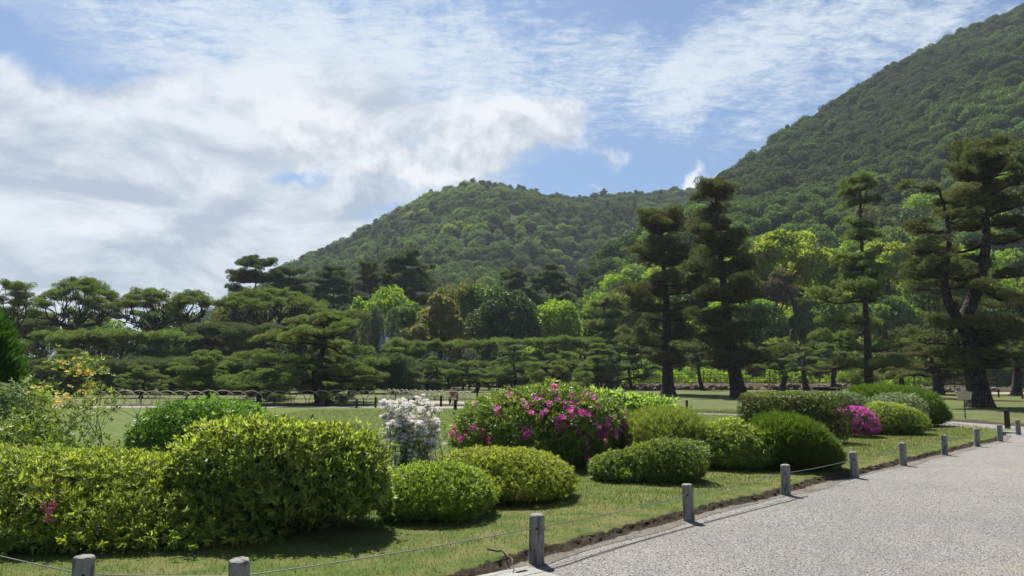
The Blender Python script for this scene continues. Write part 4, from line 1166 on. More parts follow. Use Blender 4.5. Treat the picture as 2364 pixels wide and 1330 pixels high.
hedge_pine('shadowy pine hedge between the paired pines and the slender one', 1700, 1990, 800, 92, 516, M['needle_dark'], n=50)
hedge_pine('pine hedge behind the umbrella pines at the left edge', -60, 120, 745, 84, 517, M['needle_dark'], n=40)

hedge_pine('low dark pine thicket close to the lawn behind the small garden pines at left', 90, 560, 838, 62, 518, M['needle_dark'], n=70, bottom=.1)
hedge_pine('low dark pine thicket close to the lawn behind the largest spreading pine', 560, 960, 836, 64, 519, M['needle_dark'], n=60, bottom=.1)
hedge_pine('low pine thicket close to the lawn behind the small garden pines at centre', 940, 1420, 842, 78, 520, M['needle_dark'], n=70, bottom=.1)
# --------------------------------------------------------------- wild dark pines
WILD = 'dark wild pines behind the garden'
def wild(label, px, Y, w, top, bot, seed, m=None, lean=0, per=4.0):
    k = w / 2; h = bot - top
    return pine(label, Y, [(px - lean, 870), (px - lean * .4, bot), (px, top + h * .4), (px + lean * .3, top + 6)], .38,
         [(bot + h * .12, px - k * .7, px + k * .7), (bot - h * .3, px - k, px + k), (bot - h * .6, px - k * .85, px + k * .85), (top + h * .15, px - k * .55, px + k * .5), (top, px - k * .2, px + k * .2)], seed, m or M['needle_dark'], 1.25, per, PADS_ROUND, (.9, 1.4), group=WILD, rise=.16, zs=1.0, npad=3, name='wild_pine')
wild('black-looking wild pine standing clear against the sky at left', 590, 108, 165, 598, 690, 601)
wild('wild pine leaning right of the one against the sky', 668, 112, 120, 618, 700, 602)
wild('wild pine at the start of the dark belt before the far hill', 770, 116, 150, 618, 720, 603)
wild('tallest dome of the dark pine belt before the far hill', 935, 118, 190, 582, 700, 604, M['needle_dark'])
wild('dark pine filling the gap left of the tallest dome', 855, 122, 120, 612, 720, 605)
wild('dark pine right of the yellow-topped broadleaf tree', 1190, 118, 130, 622, 720, 606)
wild('second dark pine right of the yellow-topped broadleaf tree', 1275, 120, 120, 615, 720, 607)
wild('dark pine next to the left tall pine at mid height', 1395, 88, 120, 690, 830, 608, M['needle'])

# ------------------------------------------------------------------ broadleaf trees behind the garden
M['lv_bright'] = leaf_mat('bright_new_leaves', (.105, .180, .024), (.350, .460, .058), .46, (1.2, 1.3, .5), .6, .1)
M['lv_yellow'] = leaf_mat('yellow_green_leaves', (.145, .200, .035), (.420, .500, .080), .50, (1.2, 1.2, .5), .6, .1)
M['lv_mid'] = leaf_mat('mid_green_leaves', (.066, .125, .036), (.205, .300, .078), .42, (1.2, 1.3, .5), .6, .1)
M['lv_dark'] = leaf_mat('dark_evergreen_leaves', (.026, .058, .018), (.085, .140, .034), .36, (1.2, 1.3, .5), .5, .2)
M['lv_grey'] = leaf_mat('greyish_leaves', (.070, .105, .060), (.170, .220, .125), .38, (1.1, 1.15, .7), .6, .1)
M['lv_tan'] = leaf_mat('tan_bamboo_leaves', (.120, .135, .042), (.310, .315, .105), .44, (1.15, 1.1, .6), .6, .1)
M['lv_olive'] = leaf_mat('olive_leaves', (.085, .105, .030), (.210, .225, .060), .42, (1.2, 1.2, .5), .6, .1)
M['lv_brown'] = leaf_mat('brownish_leaves', (.075, .070, .040), (.160, .145, .080), .36, (1.1, 1.1, .7), .6, .1)

def broadleaf(name, label, px, Y, w, top, bot, m, seed, n=5200, leaf=.36, lobes=26, lobe_r=(.24, .40), depth=.9, group='broadleaf trees behind the pine hedge', base=0.0, limbs=6, cat='tree', tmix=.45):
    rng = np.random.default_rng(seed)
    x = at(px, 800, Y)[0]; root = thing(name, label, cat, (x, Y, base), group)
    zt, zb = at(px, top, Y)[2] - base, at(px, bot, Y)[2] - base
    w = w * 1.2; R = np.array([w / 2 * Y / FPX, w / 2 * Y / FPX * depth, (zt - zb) / 2])
    c = (0, 0, (zt + zb) / 2)
    b = Buf(); crown(b, R, lobes, int(n * 1.5), leaf * 1.12, rng, 0, c=c, lobe_r=lobe_r, tmix=tmix, low=-.6)
    b.obj('crown', m, root)
    b = Buf(); tube(b, bend((0, 0, -.2), (rng.normal(0, .3), 0, c[2]), 10, .03, rng), np.linspace(.035 * zt + .08, .08, 10), 9, 0, False, .04, rng)
    b.obj('trunk', M['bark_grey'], root, smooth=True)
    for k in range(limbs):
        a = rng.uniform(0, 6.28); q = np.array([0, 0, zb + (c[2] - zb) * rng.uniform(.0, .6)])
        e = np.array([math.cos(a) * R[0] * .7, math.sin(a) * R[1] * .7, c[2] + R[2] * rng.uniform(0, .6)])
        limb_obj(root, bend(q, e, 8, .07, rng), .12, .03, M['bark_grey'])
    return root
B = broadleaf
B('broadleaf_tree', 'bright lime-green round tree in front of the dark pine belt', 893, 108, 130, 646, 830, M['lv_bright'], 701)
B('broadleaf_tree', 'lower lime-green shoulder left of the bright round tree', 838, 106, 75, 678, 820, M['lv_bright'], 702, 2400)
B('broadleaf_tree', 'fresh mid-green tree in airy layers left of the tan bamboo', 938, 102, 105, 688, 840, M['lv_mid'], 703, 3600, lobe_r=(.2, .32))
B('broadleaf_tree', 'olive tree with a yellow-lit top, highest of the broadleaf group', 1062, 112, 120, 616, 850, M['lv_olive'], 704, 4600)
B('broadleaf_tree', 'green tree stepping down right of the yellow-lit one', 1120, 110, 125, 638, 850, M['lv_mid'], 705, 4600)
B('broadleaf_tree', 'big dark green rounded tree at the centre of the background', 1168, 100, 170, 656, 850, M['lv_dark'], 706, 8200, lobe_r=(.22, .36))
B('broadleaf_tree', 'vivid green tree right of the big dark rounded one', 1280, 108, 125, 674, 850, M['lv_bright'], 707, 6000)
B('broadleaf_tree', 'small pale green tree beside the left tall pine', 1352, 112, 90, 730, 840, M['lv_mid'], 708, 2400)
B('bamboo_clump', 'tan feathery bamboo clump with drooping tips', 1016, 94, 105, 670, 850, M['lv_tan'], 709, 7000, .42, 30, (.2, .32), cat='bamboo')
B('bamboo_clump', 'small straw-coloured bamboo clump beside the tiled roof', 965, 90, 70, 745, 805, M['lv_tan'], 710, 2600, .36, 18, (.25, .4), cat='bamboo')
def cypress_clump():
    rng = np.random.default_rng(711); Y = 98; x = at(845, 800, Y)[0]
    root = thing('cypress_clump', 'grey-green clump of upright drooping plumes left of the airy green tree', 'tree', (x, Y, 0), 'broadleaf trees behind the pine hedge')
    for k in range(13):
        px = rng.uniform(790, 925); top = 690 + abs(px - 850) * .25 + rng.uniform(0, 35)
        xx = at(px, 800, Y)[0] - x; zt = at(px, top, Y)[2]; y = rng.normal(0, 1.2)
        b = Buf(); n = 420; t = rng.uniform(.1, 1, n); r = .9 * (1.08 - t) + .12
        d = rnd_dirs(n, rng); d[:, 2] = 0; P = np.column_stack([xx + d[:, 0] * r, y + d[:, 1] * r, t * zt])
        tufts(b, P, unit(d + [0, 0, -.5]), 5, .5, .07, .5, rng); b.obj('plume', M['lv_grey'], root)
        b = Buf(); tube(b, bend((xx, y, -.1), (xx, y, zt), 7, .01, rng), np.linspace(.09, .02, 7), 6); b.obj('trunk', M['bark_grey'], root)
cypress_clump()
SLOPE = 'broadleaf trees at the foot of the mountain'
B('broadleaf_tree', 'broad yellow-green tree glowing between the paired pines and the slender one', 1822, 106, 190, 528, 700, M['lv_yellow'], 721, 9000, .40, 34, (.2, .32), group=SLOPE)
B('broadleaf_tree', 'yellow-green spreading tree just right of the paired pines', 1735, 104, 110, 560, 700, M['lv_yellow'], 722, 4600, .40, 24, (.2, .32), group=SLOPE)
B('broadleaf_tree', 'sunlit yellow-green tree glimpsed left of the huge old pine', 2055, 108, 130, 548, 680, M['lv_yellow'], 723, 5200, .40, 26, (.2, .32), group=SLOPE)
B('broadleaf_tree', 'yellow-green tree peeping out left of the slender tall pine', 1935, 110, 110, 560, 700, M['lv_yellow'], 733, 4600, .40, 24, (.2, .32), group=SLOPE)
B('broadleaf_tree', 'yellow-green tree behind the fork of the huge old pine', 2190, 104, 120, 540, 690, M['lv_yellow'], 734, 4600, .40, 24, (.2, .32), group=SLOPE)
B('broadleaf_tree', 'bright green tree behind the foot of the paired pines', 1660, 98, 140, 690, 840, M['lv_bright'], 735, 4600, group=SLOPE)
B('broadleaf_tree', 'dull brownish bare-looking tree under the broad yellow-green one', 1800, 99, 120, 618, 730, M['lv_brown'], 724, 3200, .28, 22, (.2, .3), group=SLOPE)
B('broadleaf_tree', 'mid-green layered tree below the broad yellow-green one', 1740, 96, 150, 680, 810, M['lv_mid'], 725, 5600, group=SLOPE)
B('broadleaf_tree', 'pale green tree behind the slender tall pine', 1900, 98, 150, 690, 820, M['lv_mid'], 726, 5600, group=SLOPE)
B('broadleaf_tree', 'green tree filling the gap between the slender and the huge pine', 2050, 96, 140, 670, 820, M['lv_mid'], 727, 5200, group=SLOPE)
B('broadleaf_tree', 'soft green tree behind the left leader of the huge old pine', 2160, 100, 150, 600, 760, M['lv_mid'], 728, 5200, group=SLOPE)
B('broadleaf_tree', 'bright green tree behind the right side of the huge old pine', 2290, 98, 160, 600, 800, M['lv_bright'], 729, 5600, group=SLOPE)
B('broadleaf_tree', 'olive-green tree behind the left tall pine', 1450, 112, 150, 650, 800, M['lv_olive'], 730, 5200, group=SLOPE)
B('broadleaf_tree', 'dark tree filling the gap between the paired tall pines', 1590, 108, 130, 640, 810, M['lv_dark'], 731, 5200, group=SLOPE)
B('broadleaf_tree', 'dark evergreen tree beyond the sandy ground at the right edge', 2385, 92, 190, 690, 880, M['lv_dark'], 732, 6000, group=SLOPE)
# filler wood behind the umbrella pines at left
LEFTW = 'woodland behind the umbrella pines'
for i, (px, w, top, mk, lab) in enumerate(((60, 170, 705, 'lv_dark', 'dark tree low behind the first umbrella pines at the left edge'), (215, 160, 708, 'lv_mid', 'green tree seen under the limbs of the twisted umbrella pine'), (380, 170, 705, 'lv_dark', 'dark tree behind the narrow flat-topped pine'), (545, 170, 700, 'lv_olive', 'olive tree seen through the lattice under the longest flat-topped pine'), (700, 170, 690, 'lv_dark', 'dark tree behind the right end of the longest flat-topped pine'))):
    B('broadleaf_tree', lab, px, 104, w, top, 860, M[mk], 740 + i, 5200, group=LEFTW)
# bright undergrowth seen through the bamboo fence
def undergrowth(name, x0, x1, Y, z, n, m, seed, leaf=.3):
    rng = np.random.default_rng(seed); a, b_ = at(x0, 870, Y)[0], at(x1, 870, Y)[0]
    b = Buf(); P = np.column_stack([rng.uniform(a, b_, n), Y + rng.normal(0, 1.2, n), rng.uniform(0, 1, n) ** .8 * z])
    P[:, 2] *= .7 + .3 * np.sin(P[:, 0] * 1.3) * np.sin(P[:, 0] * .47 + 1)
    N = unit(rnd_dirs(n, rng) + [0, -.3, .8])
    rosettes(b, P, N, 3, leaf, leaf * .5, 1.0, rng); return tag(b.obj(name, m, None), kind='stuff')
undergrowth('undergrowth', 1440, 2150, 88, 2.6, 5200, M['lv_bright'], 751)
undergrowth('undergrowth', 1400, 2500, 94, 4.2, 6500, M['lv_mid'], 752, .4)
undergrowth('undergrowth', -100, 1450, 100, 3.6, 8000, M['lv_dark'], 753, .45)

# tiled roof glimpsed between the pines
def garden_house():
    Y = 96; x = at(928, 800, Y)[0]; zr = at(928, 772, Y)[2]; ze = at(928, 800, Y)[2]
    root = thing('garden_house', 'grey tiled roof of a low garden house behind the largest spreading pine', 'house', (x, Y, 0))
    b = Buf(); box(b, (0, 1.2, ze / 2), (4.6, 2.4, ze)); b.obj('wall', M['sand'], root)
    for s in (-1, 1):
        b = Buf(); n = 22
        X = np.linspace(-2.9, 2.9, n * 4 + 1); wv = .035 * np.abs(np.sin(np.linspace(0, np.pi * n, n * 4 + 1)))
        y0, y1 = 1.2 + s * 2.0, 1.2
        V = np.vstack([np.column_stack([X, np.full_like(X, y0), ze - .15 + wv]), np.column_stack([X, np.full_like(X, y1), zr + wv]), np.column_stack([X, np.full_like(X, y1), zr + wv - .12]), np.column_stack([X, np.full_like(X, y0), ze - .27 + wv])])
        k = len(X); i = np.arange(k - 1)
        for r in range(3): b.add(V, np.stack([i + r * k, i + r * k + 1, i + (r + 1) * k + 1, i + (r + 1) * k], 1))
        b.obj('roof', M['roof'], root, smooth=False)
    b = Buf(); tube(b, [(-3, 1.2, zr + .08), (3, 1.2, zr + .08)], .13, 8, cap=True); b.obj('ridge', M['roof'], root)
M['roof'] = dirt_mat('grey_roof_tiles', (.13, .14, .15), (.22, .23, .25))
garden_house()

# ------------------------------------------------------------------ the trees that show singly on the lower mountainside
MT = 'trees covering the lower mountainside'
vx, vy = project(P3)
sel = np.where((vx > 1380) & (vx < 2364) & (vy > 150) & (vy < 760) & (T < .75))[0]
FINE = []
_r = np.random.default_rng(88)
for i in range(4):
    b = Buf(); crown(b, (1, 1, .9), 26, 3000, .095, _r, 0, lobe_r=(.22, .38))
    tube(b, [(0, 0, -1.3), (.03, 0, -.6), (0, 0, 0)], [.07, .055, .03], 6, 1); FINE.append(b)
FM = {}
for key, col in (('lv_mid', 'mid green'), ('lv_bright', 'bright green'), ('lv_yellow', 'yellow-green'), ('lv_olive', 'olive'), ('lv_dark', 'dark green')):
    FM[key] = [f.mesh('mountain_tree', [M[key], M['bark_grey']]) for f in FINE]
sel = sel[np.argsort(P3[sel, 1] / size[sel, 0])][:110]
sel = sel[np.argsort(vx[sel])]
SEEN = {}
for k in sel:
    h = hue[k] + _r.normal(0, .06)
    key = 'lv_yellow' if h > .93 else 'lv_bright' if h > .74 else 'lv_mid' if h > .5 else 'lv_olive' if h > .38 else 'lv_dark'
    o = link('mountain_tree', FM[key][int(_r.integers(4))])
    p = P3[k]; s = size[k] * _r.uniform(1.0, 1.25)
    o.location = [float(v) for v in p + np.array([0, 0, .8])]; o.scale = [float(v) for v in s]; o.rotation_euler = (0, 0, float(_r.uniform(0, 6.28)))
    x_, y_ = vx[k], vy[k]
    col = {'lv_mid': 'mid-green', 'lv_bright': 'bright green', 'lv_yellow': 'yellow-green', 'lv_olive': 'olive', 'lv_dark': 'dark green'}[key]
    reg = next(t for lim, t in ((1480, 'left of the left tall pine'), (1560, 'behind the left tall pine'), (1640, 'between the paired tall pines'), (1730, 'behind the leaning tall pine'), (1820, 'just right of the paired pines'), (1910, 'left of the slender pine'), (1980, 'behind the slender pine'), (2060, 'right of the slender pine'), (2130, 'left of the huge pine'), (2220, "behind the huge pine's left leader"), (9999, "behind the huge pine's right half")) if x_ < lim)
    hgt = 'high' if y_ < 400 else 'halfway up' if y_ < 470 else 'low' if y_ < 540 else 'lowest'
    key2 = (col, hgt, reg); SEEN[key2] = SEEN.get(key2, 0) + 1
    adj = ['', 'second ', 'third ', 'fourth ', 'fifth ', 'sixth ', 'seventh ', 'eighth ', 'ninth ', 'tenth ', 'eleventh ', 'twelfth ', 'thirteenth ', 'fourteenth '][min(SEEN[key2] - 1, 13)]
    tag(o, f"{adj}{col} tree {'from left ' if adj else ''}{hgt} on the mountainside {reg}", 'tree', MT)
mask = np.ones(len(P3), bool); mask[sel] = False
old = bpy.data.objects['mountain_forest']; bpy.data.objects.remove(old)
scatter('mountain_forest', P3[mask], pick[mask], size[mask], hue[mask], np.random.default_rng(32))

# ------------------------------------------------------------------ concrete posts and the wire strung through them
def concrete_mat():
    m, w = mat('weathered_concrete')
    p = pos(w)
    n = w.noise(p, 12, 5, .65); f = w.noise(p, 90, 3, .7); mp = w.n('ShaderNodeMapping'); w.put(mp.inputs[0], p); mp.inputs['Scale'].default_value = (22, 22, 4)
    st = w.noise(mp.outputs[0], 1.0, 4, .6)
    c = w.mix(w.ss(f, .3, .7), (.19, .183, .165), (.30, .29, .262))
    c = w.mix(w.ss(st, .50, .62, 0, .85), c, (.09, .088, .08))
    c = w.mix(w.ss(n, .60, .72, 0, .6), c, (.31, .30, .27))
    finish(w, pbsdf(w, c, .92, .15, bump(w, w.m('ADD', f, w.m('MULTIPLY', n, 1.5)), .008, .8)))
    return m
M['concrete'] = concrete_mat()
M['wire'] = mat('galvanised_wire'); _m, _w = M['wire']; finish(_w, pbsdf(_w, (.20, .20, .20), .5, .5)); M['wire'] = _m
M['black_wood'] = dirt_mat('dark_weathered_wood', (.022, .020, .018), (.065, .058, .05))
M['bamboo_grey'] = dirt_mat('old_bamboo', (.10, .085, .06), (.22, .19, .14))
M['bamboo_pale'] = dirt_mat('pale_split_bamboo', (.40, .37, .27), (.60, .56, .44))
def post_mesh(name, R, H, m, rng, sides=20, cham=.018, dome_=.006, deep=.15):
    zs = [-deep, 0, .05, .12, .2, .3, H - .09, H - cham - .01, H - cham, H - cham * .35, H]
    rs = [1.04, 1.03, 1.02, 1.0, 1.0, .99, .99, 1.0, .985, .92, .72]
    b = Buf(); ph = np.arange(sides) / sides * 6.283; V = []
    wob = 1 + rng.normal(0, .02, sides)
    for z, r in zip(zs, rs): V.append(np.column_stack([np.cos(ph) * R * r * wob, np.sin(ph) * R * r * wob, np.full(sides, z) + rng.normal(0, .002, sides)]))
    V = np.vstack(V); i = np.arange(len(zs) - 1)[:, None] * sides; j = np.arange(sides)[None]; jn = (j + 1) % sides
    b.add(V, np.stack([i + j, i + jn, i + sides + jn, i + sides + j], -1).reshape(-1, 4))
    top = V[-sides:]; b.add(np.vstack([top, [[0, 0, H + dome_]]]), np.stack([np.arange(sides), (np.arange(sides) + 1) % sides, np.full(sides, sides)], 1))
    return b.mesh(name, m, smooth=False)
rngp = np.random.default_rng(71)
PL = ['grey concrete post cut by the bottom edge at far left, below the wide azalea', 'grey concrete post cut by the bottom edge, second from the left', 'tallest-looking stained concrete post beside the drain cover', 'concrete post in front of the low two-humped azalea', 'concrete post in front of the juniper sloping down to the path', 'concrete post on the lawn edge just right of the sloping juniper', 'concrete post below the small bright magenta azalea', 'concrete post below the rounded azalea beside the large juniper', 'concrete post below the large juniper mound', 'small distant concrete post, next to last along the wire', 'farthest concrete post at the right edge where the path turns']
WZ = .285
PH = [.40, .40, .41, .40, .405, .40, .40, .40, .40, .40, .40]
post_bases = []
for i, (x, y) in enumerate(POSTS):
    on_lawn = i < 2
    z = LAWN_Z if on_lawn else .0
    h = PH[i] - (.0 if not on_lawn else .05)
    root = thing('concrete_post', PL[i], 'post', (x, y, z), 'concrete posts along the path', float(rngp.uniform(0, 6)))
    root.rotation_euler = (float(rngp.normal(0, .028)), float(rngp.normal(0, .028)), float(rngp.uniform(0, 6)))
    o = link('shaft', post_mesh('shaft', .066 if i < 3 else .061, h, M['concrete'], rngp), root)
    post_bases.append((x, y, z + h - .115))
    b = Buf(); a = np.array([-x, -y, 0]); a = a / np.linalg.norm(a)
    dx, dy = (EDGE[8][0] - EDGE[7][0], EDGE[8][1] - EDGE[7][1]); rz = root.rotation_euler[2]
    th = math.atan2(-y, -x) - rz
    tube(b, [(.052 * math.cos(th), .052 * math.sin(th), h - .115), (.0675 * math.cos(th), .0675 * math.sin(th), h - .115)], .011, 10, cap=True); b.obj('wire_hole', M['black_wood'], o)
# wires, one span each
ends = [(-5.1, 6.45, .35)] + post_bases
def wire(p, q, label, group, r=.0042, sag=.007, m=None):
    t = np.linspace(0, 1, 22)[:, None]; P = np.array(p) * (1 - t) + np.array(q) * t; L = np.linalg.norm(np.array(q) - np.array(p))
    P[:, 2] -= 4 * sag * L * (t * (1 - t))[:, 0]
    b = Buf(); tube(b, P, r, 5); o = b.obj('wire', m or M['wire'], None, smooth=True)
    return tag(o, label, 'wire', group)
WL = ['wire running off the left edge from the leftmost concrete post', 'wire between the two concrete posts cut by the bottom edge', 'long wire rising to the stained post by the drain cover', 'wire from the stained post to the post before the low two-humped azalea', 'wire passing in front of the round speckled azalea', 'wire between the sloping juniper post and the next post right', 'wire span below the square clipped hedge', 'wire span below the bright magenta azalea', 'wire span below the rounded azalea by the large juniper', 'short wire span before the last posts', 'last short wire span at the right edge']
for i in range(len(ends) - 1): wire(ends[i], ends[i + 1], WL[i], 'wires along the path')
# cord lying along the edge of the gravel
M['cord'] = mat('brown_cord'); _m, _w = M['cord']; finish(_w, pbsdf(_w, (.16, .10, .07), .9, .1)); M['cord'] = _m
def cord():
    d = np.gradient(edge, axis=0); d = d / np.linalg.norm(d, axis=1, keepdims=True); nrm = np.stack([-d[:, 1], d[:, 0]], 1)
    k = (edge[:, 0] > -.3) & (edge[:, 0] < 3.7); e = edge[k]; nn = nrm[k]
    off = -.30 + snoise(e[:, 0], e[:, 1], 1.1, 77) * .035 + snoise(e[:, 0], e[:, 1], 6, 78) * .008
    p = e + nn * off[:, None]; b = Buf(); tube(b, np.column_stack([p, np.full(len(p), .008)])[::2], .0045, 5)
    tag(b.obj('cord', M['cord'], None, smooth=True), 'thin brown cord lying along the edge of the gravel', 'cord')
cord()
# drain cover at the bottom edge: two slabs with slots
def drain():
    c = gnd(1176, 1330); rz = math.radians(38)
    root = thing('drain_cover', 'pale concrete drain cover with slots, cut by the bottom edge', 'drain cover', (c[0] - .02, c[1] - .06, 0), None, rz)
    for s, y0 in enumerate((0.0, -.235)):
        b = Buf(); X0, X1, Y0, Y1, z = -.3, .3, y0 - .11, y0 + .11, .028
        xs = [X0, -.21, -.09, -.02, .02, .09, .21, X1]; ys = [Y0, y0 - .022, y0 + .022, Y1]
        hole = {(1, 1), (5, 1)}
        for i in range(7):
            for j in range(3):
                x0, x1, a, d = xs[i], xs[i + 1], ys[j], ys[j + 1]
                if (i, j) in hole:
                    zz = -.03
                    b.add([[x0, a, zz], [x1, a, zz], [x1, d, zz], [x0, d, zz]], [[0, 1, 2, 3]], 1)
                    for q in (((x0, a), (x1, a)), ((x1, a), (x1, d)), ((x1, d), (x0, d)), ((x0, d), (x0, a))):
                        b.add([[*q[0], zz], [*q[1], zz], [*q[1], z], [*q[0], z]], [[0, 1, 2, 3]], 1)
                else: b.add([[x0, a, z], [x1, a, z], [x1, d, z], [x0, d, z]], [[0, 1, 2, 3]], 0)
        for q in (((X0, Y0), (X1, Y0)), ((X1, Y0), (X1, Y1)), ((X1, Y1), (X0, Y1)), ((X0, Y1), (X0, Y0))):
            b.add([[*q[0], -.05], [*q[1], -.05], [*q[1], z], [*q[0], z]], [[0, 1, 2, 3]], 0)
        b.obj('slab', [M['slab'], M['black_wood']], root)
M['slab'] = dirt_mat('pale_drain_concrete', (.25, .243, .215), (.38, .37, .335))
drain()
def dead_stick(label, pts, r):
    P = [gnd(x, y, .09) for x, y in pts]; P = smooth_poly([tuple(p) for p in P], .04)
    b = Buf(); tube(b, P, np.linspace(r, r * .5, len(P)), 6); tag(b.obj('dead_branch', M['bamboo_grey'], None, smooth=True), label, 'branch')
dead_stick('pale bent dead twig lying on the bank beside the stained post', [(1125, 1266), (1148, 1272), (1160, 1271), (1172, 1283), (1183, 1292), (1181, 1302)], .008)

# ------------------------------------------------------------------ arched bamboo hoops
def hoop_row(label, A, B_, n, span, height, seed, rail=True, group='rows of bamboo hoops on the back lawn'):
    rng = np.random.default_rng(seed); A = np.array(A, float); B_ = np.array(B_, float)
    root = thing('hoop_fence', label, 'fence', (A[0], A[1], .07), group)
    d = (B_ - A); L = np.linalg.norm(d); d = d / L; nr = np.array([-d[1], d[0]])
    t = np.linspace(0, np.pi, 13)
    for k in range(n):
        c = d * (L * (k + .5) / n) ; s = span * rng.uniform(.95, 1.05); h = height * rng.uniform(.95, 1.05)
        P = np.column_stack([np.outer(np.cos(t) * s / 2, d) + c + nr * (.03 * (k % 2)), np.sin(t) ** .8 * h - .03])
        b = Buf(); tube(b, P, .021, 5); b.obj('hoop', M['bamboo_pale'], root, smooth=True)
    if rail:
        b = Buf(); tube(b, np.column_stack([np.outer(np.linspace(-.2, L + .2, 12), d), np.full(12, height * .36)]), .020, 6); b.obj('rail', M['bamboo_grey'], root, smooth=True)
    for k in range(max(2, int(L / 2.2))):
        q = d * (k + .5) * L / max(2, int(L / 2.2)); b = Buf(); tube(b, [(*q, -.05), (*q, height * .42)], .035, 7, cap=True); b.obj('stake', M['black_wood'], root)
    return root
YH = 40.6
hx = lambda px, Y: at(px, 900, Y)[0]
hoop_row('long front row of overlapping bamboo hoops below the largest spreading pine', (hx(175, YH + .6), YH + .6), (hx(892, YH), YH), 22, 1.42, .74, 801)
hoop_row('short front row of bamboo hoops beside the small roofed signboard', (hx(897, YH), YH), (hx(1086, YH - .6), YH - .6), 7, 1.3, .74, 802)
hoop_row('far slanting row of bamboo hoops seen edge-on behind the white spirea', (hx(893, 52), 52), (hx(1084, 43.5), 43.5), 17, .95, .62, 803)
# pale gravel inside the hoops
bd = Buf(); bd.add([[hx(880, 41.4), 41.4, .084], [hx(1095, 40.6), 40.6, .084], [hx(1100, 44), 44, .084], [hx(880, 46), 46, .084]], [[0, 1, 2, 3]])
tag(bd.obj('gravel_bed', M['sand']), kind='structure')
# low dark posts with a thin wire at the lawn edges
LOW = 'low dark wooden posts at the back lawn'
def low_post(label, px, base_py, h, w=.06):
    g0 = gnd(px, base_py, .05); b = Buf(); rng = np.random.default_rng(int(px)); me = post_mesh('low_post', w, h, M['black_wood'], rng, 8, .01, .002)
    o = link('low_post', me, None, g0); return tag(o, label, 'post', LOW), g0
LPX = [(430, 937, .50, 'low dark post on the lawn seen past the leafless azalea stems'), (823, 943, .42, 'low dark post just left of the white spirea'), (867, 941, .5, 'thin dark stake at the end of the long hoop row'), (955, 945, .62, 'taller dark stake behind the white spirea'), (1018, 945, .62, 'dark stake between the white spirea and the small roofed signboard'), (1051, 947, .45, 'thick low dark post under the small roofed signboard'), (1102, 925, .5, 'dark post on the far lawn above the left end of the magenta azalea'), (1586, 950, .48, 'low dark post on the lawn right of the pale broad-leaved bush'), (1716, 953, .42, 'low dark post beside the left end of the square hedge'), (2326, 986, .52, 'low dark post by the path behind the farthest concrete posts'), (2306, 918, .6, 'tall dark post at the edge of the sandy ground'), (2361, 922, .5, 'small dark post cut by the right edge beside the sandy ground')]
g = {}
for px, py, h, lab in LPX: g[px] = low_post(lab, px, py, h, .075 if px in (1051, 2326) else .055)[1]
def up_(p, z): return (p[0], p[1], p[2] + z)
wire(up_(g[1586], .38), up_(g[1716], .34), 'thin wire between two low dark posts right of the pale broad-leaved bush', 'wires at the back lawn', .006)
wire(up_(g[1716], .34), up_(g[2326], .4), 'thin wire crossing the back lawn behind the sign post', 'wires at the back lawn', .006, .004)
wire(up_(g[2326], .4), (21.5, 23.6, .45), 'thin wire leaving the right edge across the back lawn', 'wires at the back lawn', .006)
wire(up_(g[823], .36), up_(g[1102], .4), 'thin wire behind the white spirea', 'wires at the back lawn', .006)

# ------------------------------------------------------------------ signs
M['sign_board'] = dirt_mat('cream_painted_board', (.60, .52, .32), (.66, .585, .385))
M['sign_roof'] = dirt_mat('grey_weathered_cap', (.22, .22, .22), (.34, .34, .34))
M['ink'] = mat('sign_ink'); _m, _w = M['ink']; finish(_w, pbsdf(_w, (.10, .08, .05), .8, .2)); M['ink'] = _m
M['ink_faint'] = mat('faint_ink'); _m, _w = M['ink_faint']; finish(_w, pbsdf(_w, (.42, .33, .17), .8, .2)); M['ink_faint'] = _m
def sign():
    p = gnd(2229, 969, .05); root = thing('notice_sign', 'cream five-sided notice board on a thin post in front of the huge old pine', 'sign', p, None, math.radians(-24))
    Y = p[1]; s = Y / FPX
    zt = (969 - 904) * s; zb = (969 - 924) * s; wt, wb = 32 * s / 2, 26.5 * s / 2
    b = Buf(); tube(b, [(0, .03, -.2), (0, .03, zt - .04)], .026, 8, cap=True); b.obj('post', M['bamboo_grey'], root)
    def prism(pts, y0, y1, m, name):
        n = len(pts); V = [(x, y0, z) for x, z in pts] + [(x, y1, z) for x, z in pts]
        me = bpy.data.meshes.new(name); me.from_pydata(V, [], [list(range(n)), list(range(2 * n - 1, n - 1, -1))] + [[i, i + n, (i + 1) % n + n, (i + 1) % n] for i in range(n)])
        me.materials.append(m); return link(name, me, root)
    bo = prism([(-wb, zb), (wb, zb), (wt, zt - .055), (0, zt), (-wt, zt - .055)], -.03, .0, M['sign_board'], 'board')
    for q in (-1, 1):
        prism([(0, zt + .004), (q * (wt + .06), zt - .062), (q * (wt + .06), zt - .040), (0, zt + .032)], -.05, .03, M['sign_roof'], 'cap')
    # one line of small heavy characters, then faint rows of fine writing
    rng = np.random.default_rng(4); b = Buf(); z = zt - .075
    for k in range(4):
        x = -.075 + k * .048
        for _ in range(4):
            if rng.uniform() < .5: box(b, (x + rng.normal(0, .006), -.0325, z + rng.normal(0, .011)), (.030, .003, .006))
            else: box(b, (x + rng.normal(0, .010), -.0325, z), (.006, .003, .030))
    b.obj('title_lettering', M['ink'], bo)
    b = Buf()
    for r in range(7):
        zz = zt - .125 - r * .026; x = -wt * .72
        while x < wt * .68:
            l = rng.uniform(.012, .03); box(b, (x + l / 2, -.0325, zz), (l, .003, .009)); x += l + .008
    b.obj('small_lettering', M['ink_faint'], bo)
sign()
M['red_wood'] = dirt_mat('reddish_board', (.15, .075, .045), (.25, .14, .09))
